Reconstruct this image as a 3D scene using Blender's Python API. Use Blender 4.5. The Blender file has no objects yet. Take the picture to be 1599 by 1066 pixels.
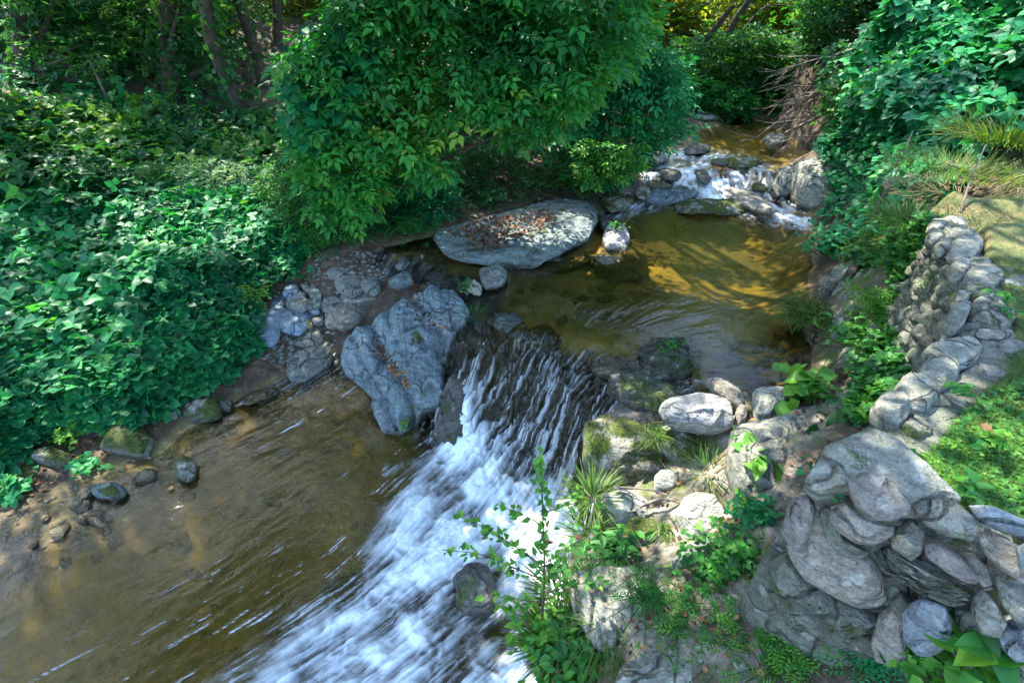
import bpy, math, random
import numpy as np
from mathutils import Vector, noise as mnoise
random.seed(7); rng = np.random.default_rng(7)
S = bpy.context.scene; C = S.collection
# ------------------------------------------------------------------ camera, sky, sun, exposure
CAMZ, PITCH, FPX = 3.2, math.radians(34), 800.0
cd = bpy.data.cameras.new('camera'); cam = bpy.data.objects.new('camera', cd); C.objects.link(cam)
cd.sensor_width = 36; cd.lens = 36*FPX/1599; cd.clip_start = .05; cd.clip_end = 500
cam.location = (0, 0, CAMZ); cam.rotation_euler = (math.pi/2-PITCH, 0, 0); S.camera = cam
SUN = np.array([-.36, .40, .84]); SUN /= np.linalg.norm(SUN)          # direction towards the sun
wd = bpy.data.worlds.new('World'); S.world = wd; wd.use_nodes = True
wn = wd.node_tree.nodes; sk = wn.new('ShaderNodeTexSky'); sk.sky_type = 'NISHITA'; sk.sun_disc = False
sk.sun_elevation = math.asin(SUN[2]); sk.sun_rotation = math.atan2(SUN[0], SUN[1])
wd.node_tree.links.new(sk.outputs[0], wn['Background'].inputs[0]); wn['Background'].inputs[1].default_value = .15
sl = bpy.data.lights.new('sun', 'SUN'); so = bpy.data.objects.new('sun', sl); C.objects.link(so)
sl.energy = 3.0; sl.angle = math.radians(.55); sl.color = (1, .93, .80)
so.rotation_euler = Vector(SUN).to_track_quat('Z', 'Y').to_euler(); so.location = (-4, 5, 12)
S.view_settings.view_transform = 'Standard'; S.view_settings.look = 'None'
S.view_settings.exposure = 2.95; S.view_settings.gamma = 1
try: S.cycles.max_bounces = 6; S.cycles.transparent_max_bounces = 12; S.cycles.caustics_reflective = False; S.cycles.caustics_refractive = False
except Exception: pass
# ------------------------------------------------------------------ helpers
cP, sP = math.cos(PITCH), math.sin(PITCH)
def ray(px, py):
    r = (np.asarray(px, float)-799.5)/FPX; u = (533-np.asarray(py, float))/FPX
    return np.stack([r+0*u, cP+sP*u+0*r, -sP+cP*u+0*r], -1)
CO = np.array([0, 0, CAMZ])
def P(px, py, z): d = ray(px, py); return CO+d*(((z-CAMZ)/d[..., 2])[..., None])
def PY(px, py, y): d = ray(px, py); return CO+d*((y/d[..., 1])[..., None])
def PP(px, py, p0, n): d = ray(px, py); return CO+d*((np.dot(np.asarray(p0)-CO, n)/(d@np.asarray(n)))[..., None])
def h3(i, j, k, s):
    n = (i.astype(np.int64)*73856093) ^ (j.astype(np.int64)*19349663) ^ (k.astype(np.int64)*83492791) ^ (s*2654435761)
    n = (n ^ (n >> 13))*1274126177 & 0x7fffffff; n = (n ^ (n >> 15))*2246822519 & 0x7fffffff
    return (n ^ (n >> 12)).astype(float) % 65536/65536
def vn(p, s=0):                                                         # value noise, -1..1
    p = np.asarray(p, float); f = np.floor(p); t = p-f; t = t*t*(3-2*t); i, j, k = [f[..., a] for a in range(3)]
    r = 0
    for a in (0, 1):
        for b in (0, 1):
            for c in (0, 1):
                w = (t[..., 0] if a else 1-t[..., 0])*(t[..., 1] if b else 1-t[..., 1])*(t[..., 2] if c else 1-t[..., 2])
                r = r+w*h3(i+a, j+b, k+c, s)
    return r*2-1
def fbm(p, o=4, s=0, g=.5):
    p = np.asarray(p, float); r = 0; a = 1
    for q in range(o): r = r+a*vn(p*2**q+q*17.3, s+q); a *= g
    return r
def xy0(x, y, z=0): return np.stack([x, y, np.zeros_like(x)+z], -1)
def sm(a, b, x): t = np.clip((x-a)/(b-a), 0, 1); return t*t*(3-2*t)
class RBF:
    def __init__(s, xy, v, lam=.02):
        s.c = np.asarray(xy, float); v = np.asarray(v, float); n = len(s.c)
        A = np.linalg.norm(s.c[:, None]-s.c[None], axis=-1); A = -A+0
        M = np.zeros((n+1, n+1)); M[:n, :n] = A-lam*np.eye(n); M[n, :n] = 1; M[:n, n] = 1
        s.w = np.linalg.solve(M, np.concatenate([v, np.zeros((1,)+v.shape[1:])]))
    def __call__(s, x, y):
        x = np.asarray(x, float); sh = x.shape; q = np.stack([x.ravel(), np.asarray(y, float).ravel()], -1); out = []
        for k in range(0, len(q), 20000):
            A = -np.linalg.norm(q[k:k+20000, None]-s.c[None], axis=-1); out.append(A@s.w[:-1]+s.w[-1])
        o = np.concatenate(out); return o.reshape(sh+o.shape[1:])
def px_ctrl(pts): a = np.array(pts, float); w = P(a[:, 0], a[:, 1], a[:, 2]); return w[:, :2], a[:, 2]
def inpoly(x, y, poly):
    c = np.zeros(np.shape(x), bool); n = len(poly)
    for i in range(n):
        x1, y1 = poly[i][:2]; x2, y2 = poly[(i+1) % n][:2]
        if y1 == y2: continue
        c ^= ((y1 > y) != (y2 > y)) & (x < (x2-x1)*(y-y1)/(y2-y1)+x1)
    return c
def dpoly(x, y, poly, closed=True):
    d = np.full(np.shape(x), 1e9); n = len(poly)
    for i in range(n if closed else n-1):
        a = np.array(poly[i][:2], float); b = np.array(poly[(i+1) % n][:2], float); ab = b-a; L = ab@ab+1e-12
        t = np.clip(((x-a[0])*ab[0]+(y-a[1])*ab[1])/L, 0, 1); d = np.minimum(d, np.hypot(x-a[0]-t*ab[0], y-a[1]-t*ab[1]))
    return d
# ------------------------------------------------------------------ object helpers
def tag(o, label=None, cat=None, group=None, kind=None):
    if label: o['label'] = label
    if cat: o['category'] = cat
    if group: o['group'] = group
    if kind: o['kind'] = kind
    return o
def empty(name, loc, label, cat, group=None):
    o = bpy.data.objects.new(name, None); o.location = loc; C.objects.link(o); o.empty_display_size = .1
    return tag(o, label, cat, group)
def mesh(name, V, F, mat, parent=None, smooth=True, attrs=None, loc=None):
    """V (n,3); F list of arrays (m,3)/(m,4) or one array. World coordinates; origin moved to loc."""
    if isinstance(F, np.ndarray): F = [F]
    V = np.asarray(V, float)
    if loc is None: loc = parent.location if parent else (V.mean(0) if len(V) else (0, 0, 0))
    loc = np.array(loc, float); V = V-loc
    me = bpy.data.meshes.new(name); me.vertices.add(len(V)); me.vertices.foreach_set('co', V.ravel().astype(np.float32))
    li = np.concatenate([f.ravel() for f in F]).astype(np.int32); tot = np.concatenate([np.full(len(f), f.shape[1]) for f in F]).astype(np.int32)
    me.loops.add(len(li)); me.loops.foreach_set('vertex_index', li)
    me.polygons.add(len(tot)); st = np.concatenate([[0], np.cumsum(tot)[:-1]]).astype(np.int32)
    me.polygons.foreach_set('loop_start', st)
    me.polygons.foreach_set('use_smooth', np.full(len(tot), smooth))
    for k, v in (attrs or {}).items():
        a = me.attributes.new(k, 'FLOAT', 'POINT'); a.data.foreach_set('value', np.asarray(v, np.float32))
    me.update(calc_edges=True); me.validate()
    if mat: me.materials.append(mat)
    o = bpy.data.objects.new(name, me); C.objects.link(o)
    if parent is not None: o.parent = parent; o.location = loc-np.array(parent.location)
    else: o.location = loc
    return o
def gridF(nu, nv, wrap=False):
    i = np.arange(nu-1)[:, None]; j = np.arange(nv if wrap else nv-1)[None]; jn = (j+1) % nv
    return np.stack([i*nv+j+0*i, (i+1)*nv+j, (i+1)*nv+jn, i*nv+jn], -1).reshape(-1, 4)
def tubeVF(pts, rad, n=7, off=0):
    pts = np.asarray(pts, float); rad = np.broadcast_to(np.asarray(rad, float), (len(pts),)); V = []
    T = np.gradient(pts, axis=0); T /= np.linalg.norm(T, axis=1)[:, None]+1e-9
    up = np.array([.3, .1, .95]); th = np.linspace(0, 2*math.pi, n, endpoint=False)
    for p, t, r in zip(pts, T, rad):
        a = np.cross(t, up); a /= np.linalg.norm(a)+1e-9; b = np.cross(t, a); V.append(p+r*(np.cos(th)[:, None]*a+np.sin(th)[:, None]*b))
    V = np.concatenate(V); return V, gridF(len(pts), n, True)+off
def tubes(lst, n=7):
    Vs = []; Fs = []; o = 0
    for pts, rad in lst: v, f = tubeVF(pts, rad, n, o); Vs.append(v); Fs.append(f); o += len(v)
    return np.concatenate(Vs), np.concatenate(Fs)
def curve(pts, m=6):                                                    # Catmull-Rom
    p = np.asarray(pts, float); p = np.concatenate([[2*p[0]-p[1]], p, [2*p[-1]-p[-2]]]); out = []
    for i in range(1, len(p)-2):
        for t in np.linspace(0, 1, m, endpoint=False):
            out.append(.5*(2*p[i]+(p[i+1]-p[i-1])*t+(2*p[i-1]-5*p[i]+4*p[i+1]-p[i+2])*t*t+(3*p[i]-p[i-1]-3*p[i+1]+p[i+2])*t**3))
    out.append(p[-2]); return np.array(out)
# ------------------------------------------------------------------ material helpers
class NT:
    def __init__(s, name):
        s.m = bpy.data.materials.new(name); s.m.use_nodes = True; s.t = s.m.node_tree; s.n = s.t.nodes; s.n.clear()
        s.out = s.n.new('ShaderNodeOutputMaterial')
    def N(s, ty, **kw):
        x = s.n.new('ShaderNode'+ty)
        for k, v in kw.items():
            if k.startswith('i'): 
                key = int(k[1:]) if k[1:].isdigit() else k[1:].replace('_', ' ')
                if hasattr(v, 'is_output'): s.t.links.new(v, x.inputs[key])
                else: x.inputs[key].default_value = v
            else: setattr(x, k, v)
        return x
    def L(s, a, b): s.t.links.new(a, b)
    def noise(s, vec, sc, det=4, rough=.55, dist=0):
        return s.N('TexNoise', iVector=vec, iScale=sc, iDetail=det, iRoughness=rough, iDistortion=dist).outputs[0]
    def ramp(s, fac, stops, interp='LINEAR'):
        x = s.N('ValToRGB', i0=fac); e = x.color_ramp.elements; x.color_ramp.interpolation = interp
        while len(e) < len(stops): e.new(.5)
        for q, (p, c) in zip(e, stops): q.position = p; q.color = (tuple(c)+(1,))[:4] if not isinstance(c, (int, float)) else (c, c, c, 1)
        return x.outputs[0]
    def mix(s, f, a, b, mode='MIX'):
        x = s.N('Mix', data_type='RGBA', blend_type=mode); 
        for k, v in ((0, f), (6, a), (7, b)):
            if hasattr(v, 'is_output'): s.L(v, x.inputs[k])
            else: x.inputs[k].default_value = v if k == 0 else (tuple(v)+(1,))[:4]
        return x.outputs[2]
    def math(s, op, a, b=0, clamp=False):
        x = s.N('Math', operation=op, use_clamp=clamp)
        for k, v in ((0, a), (1, b)):
            if hasattr(v, 'is_output'): s.L(v, x.inputs[k])
            else: x.inputs[k].default_value = v
        return x.outputs[0]
    def bump(s, h, dist, st=1, nrm=None):
        x = s.N('Bump', iStrength=st, iDistance=dist, iHeight=h)
        if nrm is not None: s.L(nrm, x.inputs['Normal'])
        return x.outputs[0]
    def attr(s, nm): return s.N('Attribute', attribute_name=nm).outputs['Fac']
    def done(s, sh): s.L(sh, s.out.inputs[0]); return s.m
def rockmat(name, c, lichen=.3, moss=.2, rough=.8, wet=0, scale=1, warm=(.3, .27, .22)):
    """c: base (mid) colour; veined slate with lichen specks, moss on the upper side"""
    t = NT(name); co = t.N('TexCoord').outputs['Object']; rd = t.N('ObjectInfo').outputs['Random']
    v = t.N('VectorMath', operation='ADD', i0=co, i1=t.N('CombineXYZ', i0=t.math('MULTIPLY', rd, 37), i1=t.math('MULTIPLY', rd, 91)).outputs[0]).outputs[0]
    c = np.array(c); n1 = t.noise(v, 3.2*scale, 6, .62, .4); n2 = t.noise(v, 16*scale, 6, .65); n3 = t.noise(v, 90, 4, .6)
    col = t.ramp(n1, [(.25, c*.5), (.45, c*.85), (.6, c*1.15), (.8, c*1.6)])
    col = t.mix(t.ramp(t.noise(v, 1.7*scale, 3), [(.5, 0), (.68, .8)]), col, warm)
    col = t.mix(.55, col, t.ramp(n2, [(.36, c*.3), (.5, c), (.66, c*2.0)])); col = t.mix(.3, col, t.ramp(n3, [(.35, c*.4), (.65, c*1.9)]))
    st = t.N('Mapping', iVector=v, iScale=(3, 3, 26)).outputs[0]; ns = t.noise(st, 1.4*scale, 5, .6, .6)
    col = t.mix(t.ramp(ns, [(.36, .55), (.48, 0)]), col, tuple(c*.32))
    # lichen
    vo = t.N('TexVoronoi', iVector=t.mix(.06, v, t.N('TexNoise', iVector=v, iScale=22).outputs[1]), iScale=13*scale).outputs['Distance']
    lm = t.math('MULTIPLY', t.ramp(vo, [(.18, 1), (.3, 0)]), t.ramp(t.noise(v, 4.2, 5, .65), [(.52-.25*lichen, 0), (.60-.2*lichen, 1)]))
    fl = t.ramp(t.noise(v, 7*scale, 8, .75, .3), [(.66-.2*lichen, 0), (.72-.15*lichen, .85)])
    lm = t.math('MAXIMUM', t.math('MULTIPLY', lm, .45), t.math('MULTIPLY', fl, min(1, lichen*1.5)))
    col = t.mix(lm, col, (.50, .52, .47))
    gn = t.N('NewGeometry').outputs['Normal']; up = t.N('SeparateXYZ', i0=gn).outputs[2]
    mm = t.math('MULTIPLY', t.ramp(t.noise(v, 3.6*scale, 6, .7, .5), [(.64-.28*moss, 0), (.70-.26*moss, 1)]), t.ramp(up, [(.1, .35), (.5, 1)]))
    if moss <= 0: mm = t.math('MULTIPLY', mm, 0)
    mcol = t.ramp(t.noise(v, 60, 3), [(.3, (.02, .035, .006)), (.5, (.06, .09, .015)), (.7, (.13, .15, .02))])
    col = t.mix(mm, col, mcol)
    wv = t.attr('wet'); col = t.mix(wv, col, t.mix(1, col, (.34, .33, .26), 'MULTIPLY'))
    if wet:                                                             # splash-wetted stone close to the water line
        wz = t.N('SeparateXYZ', i0=t.N('NewGeometry').outputs['Position']).outputs[2]
    cr = t.ramp(t.N('TexVoronoi', iVector=t.mix(.25, v, t.N('TexNoise', iVector=v, iScale=4).outputs[1]), iScale=5*scale, feature='DISTANCE_TO_EDGE').outputs['Distance'], [(.0, 0), (.03, 1)])
    cw = t.ramp(t.noise(v, 2.5, 3), [(.45, 0), (.55, .75)]); crk = t.math('MULTIPLY', t.math('SUBTRACT', 1, cr), cw); col = t.mix(crk, col, tuple(c*.22))
    b = t.bump(n1, .06, .8); b = t.bump(t.math('SUBTRACT', t.math('ADD', n2, t.math('MULTIPLY', ns, 1.0)), crk), .035, 1, b); b = t.bump(n3, .006, 1, b)
    b = t.bump(t.math('MULTIPLY', mm, t.noise(v, 120, 3)), .02, 1, b)
    p = t.N('BsdfPrincipled', iBase_Color=col, iRoughness=t.math('SUBTRACT', rough, t.math('MULTIPLY', wv, .45)) if not wet else .35, iNormal=b)
    p.inputs['Specular IOR Level'].default_value = .35 if not wet else .6
    return t.done(p.outputs[0])
def leafmat(name, stops, trans=.35, rough=.42, spec=.5):
    t = NT(name); col = t.ramp(t.attr('var'), stops)
    co = t.N('TexCoord').outputs['Object']; col = t.mix(t.math('MULTIPLY', t.noise(co, 9, 3), .5), col, t.mix(.5, col, (.0, .0, .0)))
    p = t.N('BsdfPrincipled', iBase_Color=col, iRoughness=rough+.08); p.inputs['Specular IOR Level'].default_value = spec*.6
    tr = t.N('BsdfTranslucent', iColor=t.mix(1, col, (1.5, 1.35, .45), 'MULTIPLY'))
    return t.done(t.N('MixShader', i0=trans, i1=p.outputs[0], i2=tr.outputs[0]).outputs[0])
def barkmat(name, a, b):
    t = NT(name); co = t.N('TexCoord').outputs['Object']; v = t.N('Mapping', iVector=co, iScale=(9, 9, 2)).outputs[0]
    n = t.noise(v, 3, 6, .65, .5); p = t.N('BsdfPrincipled', iBase_Color=t.ramp(n, [(.3, a), (.7, b)]), iRoughness=.85, iNormal=t.bump(n, .02, 1))
    return t.done(p.outputs[0])
M = {}
M['blue'] = rockmat('blue_grey_slate', (.15, .20, .215), .15, 0.04, warm=(.25, .20, .16))
M['blue2'] = rockmat('smooth_blue_slate', (.15, .21, .26), .05, 0, scale=.8, warm=(.16, .2, .22))
M['grey'] = rockmat('grey_stone', (.16, .175, .155), .2, .05, warm=(.24, .2, .15))
M['slab'] = rockmat('slab_slate', (.13, .17, .165), .12, .2, warm=(.19, .19, .15))
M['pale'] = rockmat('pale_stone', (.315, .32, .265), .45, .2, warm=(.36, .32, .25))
M['white'] = rockmat('whitish_lichened_stone', (.27, .27, .26), .5, .0, warm=(.5, .42, .26))
M['mossy'] = rockmat('mossy_stone', (.20, .20, .16), .45, .75)
M['dark'] = rockmat('dark_wet_stone', (.06, .06, .05), .1, .35, wet=1)
M['bedst'] = rockmat('submerged_stone', (.15, .12, .065), .0, .0, wet=1, warm=(.13, .10, .06))
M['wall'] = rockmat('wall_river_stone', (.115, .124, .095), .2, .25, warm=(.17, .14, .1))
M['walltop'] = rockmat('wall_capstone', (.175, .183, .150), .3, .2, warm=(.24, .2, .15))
M['purple'] = rockmat('purplish_flagstone', (.165, .152, .13), .15, .0, scale=.8, warm=(.24, .2, .17))
M['brown'] = rockmat('brown_flagstone', (.21, .195, .16), .35, .12, warm=(.27, .22, .16))
M['slate'] = rockmat('slate_blue_flagstone', (.16, .19, .205), .1, .0, scale=.8)
def soil():
    t = NT('bank_soil'); g = t.N('NewGeometry').outputs['Position']; n = t.noise(g, 9, 6, .65); return t.done(t.N('BsdfPrincipled', iBase_Color=t.ramp(n, [(.3, (.015, .012, .006)), (.7, (.07, .05, .03))]), iRoughness=.9, iNormal=t.bump(n, .05, 1)).outputs[0])
M['soil'] = soil()
M['bark'] = barkmat('bark', (.02, .016, .012), (.09, .07, .055))
M['dead'] = barkmat('dead_wood', (.07, .055, .045), (.25, .205, .17))
M['stem'] = barkmat('stem', (.05, .02, .015), (.10, .05, .03))
M['kudzu'] = leafmat('vine_leaf', [(0, (.006, .075, .035)), (.45, (.016, .20, .07)), (.85, (.036, .31, .085)), (1, (.10, .34, .05))])
M['elder'] = leafmat('young_tree_leaf', [(0, (.012, .10, .03)), (.4, (.03, .23, .045)), (.8, (.08, .34, .05)), (1, (.26, .42, .05))], .45)
M['forest'] = leafmat('forest_leaf', [(0, (.012, .075, .03)), (.5, (.035, .17, .045)), (1, (.13, .28, .04))], .45)
M['glint'] = leafmat('sun_glint_leaf', [(0, (.03, .12, .06)), (.5, (.09, .24, .12)), (1, (.30, .42, .27))], .4)  # sunlight glinting off the leaves is put into this paler colour
M['yellow'] = leafmat('sunlit_tint_leaf', [(0, (.06, .14, .015)), (.5, (.16, .27, .025)), (1, (.38, .36, .06))], .55)  # backlit sun glow of the far foliage is put into the leaf colour
M['herb'] = leafmat('herb_leaf', [(0, (0.018, 0.100, 0.025)), (.5, (0.044, 0.213, 0.031)), (1, (0.150, 0.350, 0.037))], .35)
M['grass'] = leafmat('grass_blade', [(0, (.03, .09, .015)), (.6, (.08, .18, .025)), (1, (.24, .24, .07))], .35)
M['straw'] = leafmat('dry_straw', [(0, (.14, .09, .045)), (1, (.42, .32, .19))], .2, .7)
M['litter'] = leafmat('dead_leaf', [(0, (.05, .025, .012)), (.6, (.18, .085, .04)), (1, (.42, .22, .09))], .15, .7)
# ------------------------------------------------------------------ ground shape (creek bed, banks, lawn)
gp = [ # px, py, z
 (50,1040,-.32),(300,900,-.34),(500,750,-.34),(180,860,-.16),(60,900,-.14),(450,650,-.2),(330,720,-.10),(600,800,-.4),(500,1000,-.4),(700,900,-.4),(700,1050,-.4),
 (600,710,-.3),(560,640,-.2),(450,610,-.08),(230,780,-.06),(120,830,-.04),(0,860,-.04),
 (0,760,.06),(90,720,.06),(180,690,.06),(260,655,.07),(330,622,.06),(390,600,.04),(0,680,.2),(120,640,.22),(250,600,.24),(340,570,.22),
 (100,560,.38),(230,480,.5),(0,500,.5),(350,500,.45),(350,400,.62),(100,350,.75),(380,330,.85),(480,400,.7),(420,440,.55),(0,300,1.0),(200,280,.95),(350,240,1.05),
 (450,460,.42),(520,480,.42),(560,440,.62),(480,550,.15),(400,520,.4),(600,405,.70),(560,395,.78),(640,410,.70),(520,410,.72),
 (620,370,.86),(700,340,.92),(800,300,1.0),(900,290,1.0),(560,360,.9),(950,300,.86),(980,280,1.05),(1000,240,1.12),(1060,215,1.16),(1090,190,1.22),
 (760,425,.70),(850,440,.66),(950,450,.6),(1100,400,.42),(1200,450,.45),(1050,350,.6),(1150,345,.62),(1200,570,.62),(1250,600,.72),(1150,540,.58),(900,480,.6),(1000,400,.6),(930,410,.68),(1230,380,.6),(1120,600,.68),
 (770,500,.69),(850,508,.67),(940,515,.70),(1010,530,.76),(1060,560,.80),(1080,600,.74),(980,570,.68),
 (800,600,.42),(880,620,.40),(940,610,.5),(780,690,.0),(860,720,.0),(895,760,-.1),(720,690,-.1),(740,640,.2),(640,560,.3),(680,480,.6),
 (980,690,.45),(1060,700,.62),(925,700,.3),(1150,650,.84),(1200,625,.82),(1000,780,.5),(930,830,.2),(1100,800,.75),(1180,750,.9),(1050,880,.75),(905,900,.12),(890,1000,.05),(850,1060,-.05),
 (930,960,.5),(1000,960,.8),(1150,950,1.0),(1250,1000,1.05),(1200,880,1.0),(1100,1060,.95),(960,1060,.7),(880,870,-.2),(850,950,-.3),(830,1060,-.3),
 (1290,560,.86),(1300,620,1.0),(1250,490,.82),(1300,440,.92),(1350,500,1.08),(1350,600,1.16),(1290,650,1.1),(1270,380,.84),(1340,390,1.15),(1400,400,1.2),(1275,330,.86),(1255,530,.78),(1280,700,1.15),
 (1050,280,.85),(1110,300,.78),(1180,320,.70),(1130,250,.95),(1200,250,.98),(1000,318,.72),(1150,200,.95),(1230,210,1.0),(1240,300,.9),(1110,225,.96),
 (1290,300,1.0),(1330,270,1.3),(1290,240,1.16),(1280,215,1.2),(1400,300,1.5),(1350,200,1.8),(1480,310,1.95),(1450,345,1.38)]
gw = [(-8,3,.9),(-8,8,1.6),(-6,0,.4),(-5,-3,.4),(-9,-6,.8),(-3,9,1.25),(0,9,1.3),(0,12,1.9),(4,13.5,1.6),(-5,14,2.3),(-12,14,3.2),(3,16,3.0),(8,14,3.4),(0,20,4),(-10,25,6),(10,25,6),
 (6,10,2.2),(5,8,1.7),(5.2,6,2.3),(8,7,3.0),(12,10,4.2),(4.2,4.2,1.95),(6,3,2.1),(9,2,2.2),(3.1,4.1,1.12),(-1,-2,-.4),(0,-6,-.45),(-2,-6,-.45),(.5,0,.1),(1,0,1.05),(1.6,0,1.1),(1.5,-3,1.3),(3,-8,1.5),(6,-6,2),(-4.2,-3,.1),(-4,-8,.1),
 (-20,40,10),(20,40,10),(40,10,9),(-40,10,6),(-40,-40,5),(40,-40,5),(0,-40,3),(-2.2,.3,-.3),(-.5,.5,-.4),(5,12.5,1.7),(3.3,12,1.6),(6.2,11,1.6),(4.6,10.7,1.0),(5.4,10.2,1.1)]
a, b = px_ctrl(gp); g2 = np.array(gw, float)
GR = RBF(np.concatenate([a, g2[:, :2]]), np.concatenate([b, g2[:, 2]]), .04)
WT = [(1478,346),(1492,390),(1507,430),(1520,470),(1522,505),(1492,555),(1445,592),(1400,632),(1345,668),(1285,702),(1243,730),(1262,752),(1330,790),(1440,842),(1530,860),(1599,885)]
walltop = P(np.array([p[0] for p in WT]), np.array([p[1] for p in WT]), 1.88)[:, :2]
lawnpoly = [tuple(p) for p in walltop]+[(1.75,.55),(2.6,-.2),(4,-2),(7,-6),(30,-8),(30,3.4),(3.4,3.5)]
def ground(x, y):
    x = np.asarray(x, float); y = np.asarray(y, float); g = GR(x, y)
    r = np.hypot(x, y-4); am = np.clip(r/6, .15, 1)
    g = g+.035*fbm(xy0(x*2.2, y*2.2), 4, 3)*np.clip(am*2, .5, 2)+.35*fbm(xy0(x*.18, y*.18), 2, 5)*sm(12, 30, r)
    ins = inpoly(x, y, lawnpoly); d = dpoly(x, y, lawnpoly); d = np.where(ins, d, -d)
    lz = 1.86+.02*np.clip(x-2, 0, 8)+.12*sm(2.4, 4, y)+.02*fbm(xy0(x*1.5, y*1.5), 3, 9)
    k = sm(.10, .17, d)*(1-sm(3.22, 3.5, y)); return g*(1-k)+lz*k
def axis(segs):
    out = [segs[0][0]]
    for s0, s1, st in segs: n = max(1, round((s1-s0)/st)); out += list(s0+(s1-s0)*np.arange(1, n+1)/n)
    return np.array(out)
gx = axis([(-90,-30,6),(-30,-9,.8),(-9,-4,.1),(-4,5,.035),(5,9,.1),(9,30,.8),(30,90,6)])
gy = axis([(-60,-8,4),(-8,.2,.25),(.2,8.5,.035),(8.5,14,.08),(14,30,.6),(30,120,5)])
XX, YY = np.meshgrid(gx, gy, indexing='ij'); ZZ = ground(XX, YY)
def gh(x, y):                                                           # fast bilinear lookup of the ground sheet
    x = np.asarray(x, float); y = np.asarray(y, float); i = np.clip(np.searchsorted(gx, x)-1, 0, len(gx)-2); j = np.clip(np.searchsorted(gy, y)-1, 0, len(gy)-2)
    t = (x-gx[i])/(gx[i+1]-gx[i]); u = (y-gy[j])/(gy[j+1]-gy[j]); return (ZZ[i, j]*(1-t)+ZZ[i+1, j]*t)*(1-u)+(ZZ[i, j+1]*(1-t)+ZZ[i+1, j+1]*t)*u
def onground(px, py, dz=0):
    d = ray(px, py); sh = d.shape[:-1]; d = d.reshape(-1, 3); t = np.full(len(d), .6); live = np.ones(len(d), bool)
    for st in (.05,)*500:
        p = CO+d*t[:, None]; live &= p[:, 2] > gh(p[:, 0], p[:, 1])+dz
        if not live.any(): break
        t = np.where(live, t+st, t)
    a_, b_ = t-.05, t
    for _ in range(7):
        m = (a_+b_)/2; p = CO+d*m[:, None]; u = p[:, 2] < gh(p[:, 0], p[:, 1])+dz; b_ = np.where(u, m, b_); a_ = np.where(u, a_, m)
    return (CO+d*b_[:, None]).reshape(sh+(3,))
# ------------------------------------------------------------------ water surface
wp = [(x, y, 0) for x, y in [(0,800),(0,1040),(300,900),(200,760),(500,750),(500,1000),(620,720),(700,900),(700,1060),(560,640),(440,610),(330,650),(640,760),(820,900),(870,950),(830,1060),(900,860),(350,560),(150,600)]]
wp += [(780,715,.02),(860,745,.02),(715,690,.03),(900,770,.02),(800,600,.50),(880,625,.48),(945,612,.58),(740,640,.30),(770,560,.66),(860,560,.68),(820,650,.26),(895,690,.22),(990,580,.72),(930,560,.72),
 (770,495,.80),(850,500,.80),(940,505,.80),(1020,540,.80),(1090,600,.80),(1060,560,.80),(850,430,.8),(950,450,.8),(1100,400,.8),(1250,550,.8),(1280,450,.8),(1050,345,.8),(1240,360,.8),(1180,600,.8),(930,380,.8),(980,335,.8),(700,420,.78),(600,400,.77),(1270,400,.8),
 (450,450,.25),(520,480,.3),(480,560,.1),(440,580,.04),(640,560,.1),(980,690,.3),(1060,700,.6),(1100,800,.3),
 (1110,310,.83),(1060,290,.9),(1190,325,.82),(1130,290,.90),(1180,290,.93),(1130,262,1.02),(1030,272,.97),(1000,280,.90),(1070,255,1.04),(1190,268,1.1),(1120,240,1.10),(1200,240,1.12),(1250,255,1.12),(1120,220,1.12),(1150,190,1.12),(1250,210,1.12),(1230,330,.8),(985,315,.82)]
ww = [(-4,-3,0),(0,-3,0),(-4,2,0),(0,-8,0),(-5,1,0),(4.5,11,1.12),(5.5,12.5,1.12),(4,8,1.12),(4.4,5,.8),(-3,7,.7),(-8,5,0),(-3.5,4,0),(1,.5,0),(1,0,0)]
a, b = px_ctrl(wp); g2 = np.array(ww, float); WR = RBF(np.concatenate([a, g2[:, :2]]), np.concatenate([b, g2[:, 2]]), .01)
fp = [(850,520,.78,830,562,.66),(780,540,.7,765,600,.45),(950,560,.7,890,610,.5),(1050,585,.76,970,590,.68),(880,640,.4,850,700,.15),(800,620,.4,765,680,.1),(740,640,.3,712,690,.05),(900,720,.1,870,790,0),(760,760,0,690,835,0),(700,900,0,600,975,0),(850,900,0,770,980,0),(500,1000,0,410,1060,0),
 (400,800,0,300,865,0),(300,900,0,210,950,0),(560,700,0,480,750,0),(1100,400,.8,1030,450,.8),(1000,480,.8,930,525,.75),(1180,460,.8,1090,520,.8),(1120,245,1.1,1100,285,.9),(1070,262,1.0,1010,282,.95),(1105,290,.9,1112,315,.82),(1180,318,.82,1250,345,.8),(1150,200,1.12,1120,232,1.12),(800,1040,0,740,1100,0),(620,820,0,560,900,0)]
f_ = np.array(fp, float); fa = P(f_[:, 0], f_[:, 1], f_[:, 2])[:, :2]; fb = P(f_[:, 3], f_[:, 4], f_[:, 5])[:, :2]; fd = fb-fa; fd /= np.linalg.norm(fd, axis=1)[:, None]
FR = RBF(fa, fd, .05)
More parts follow.
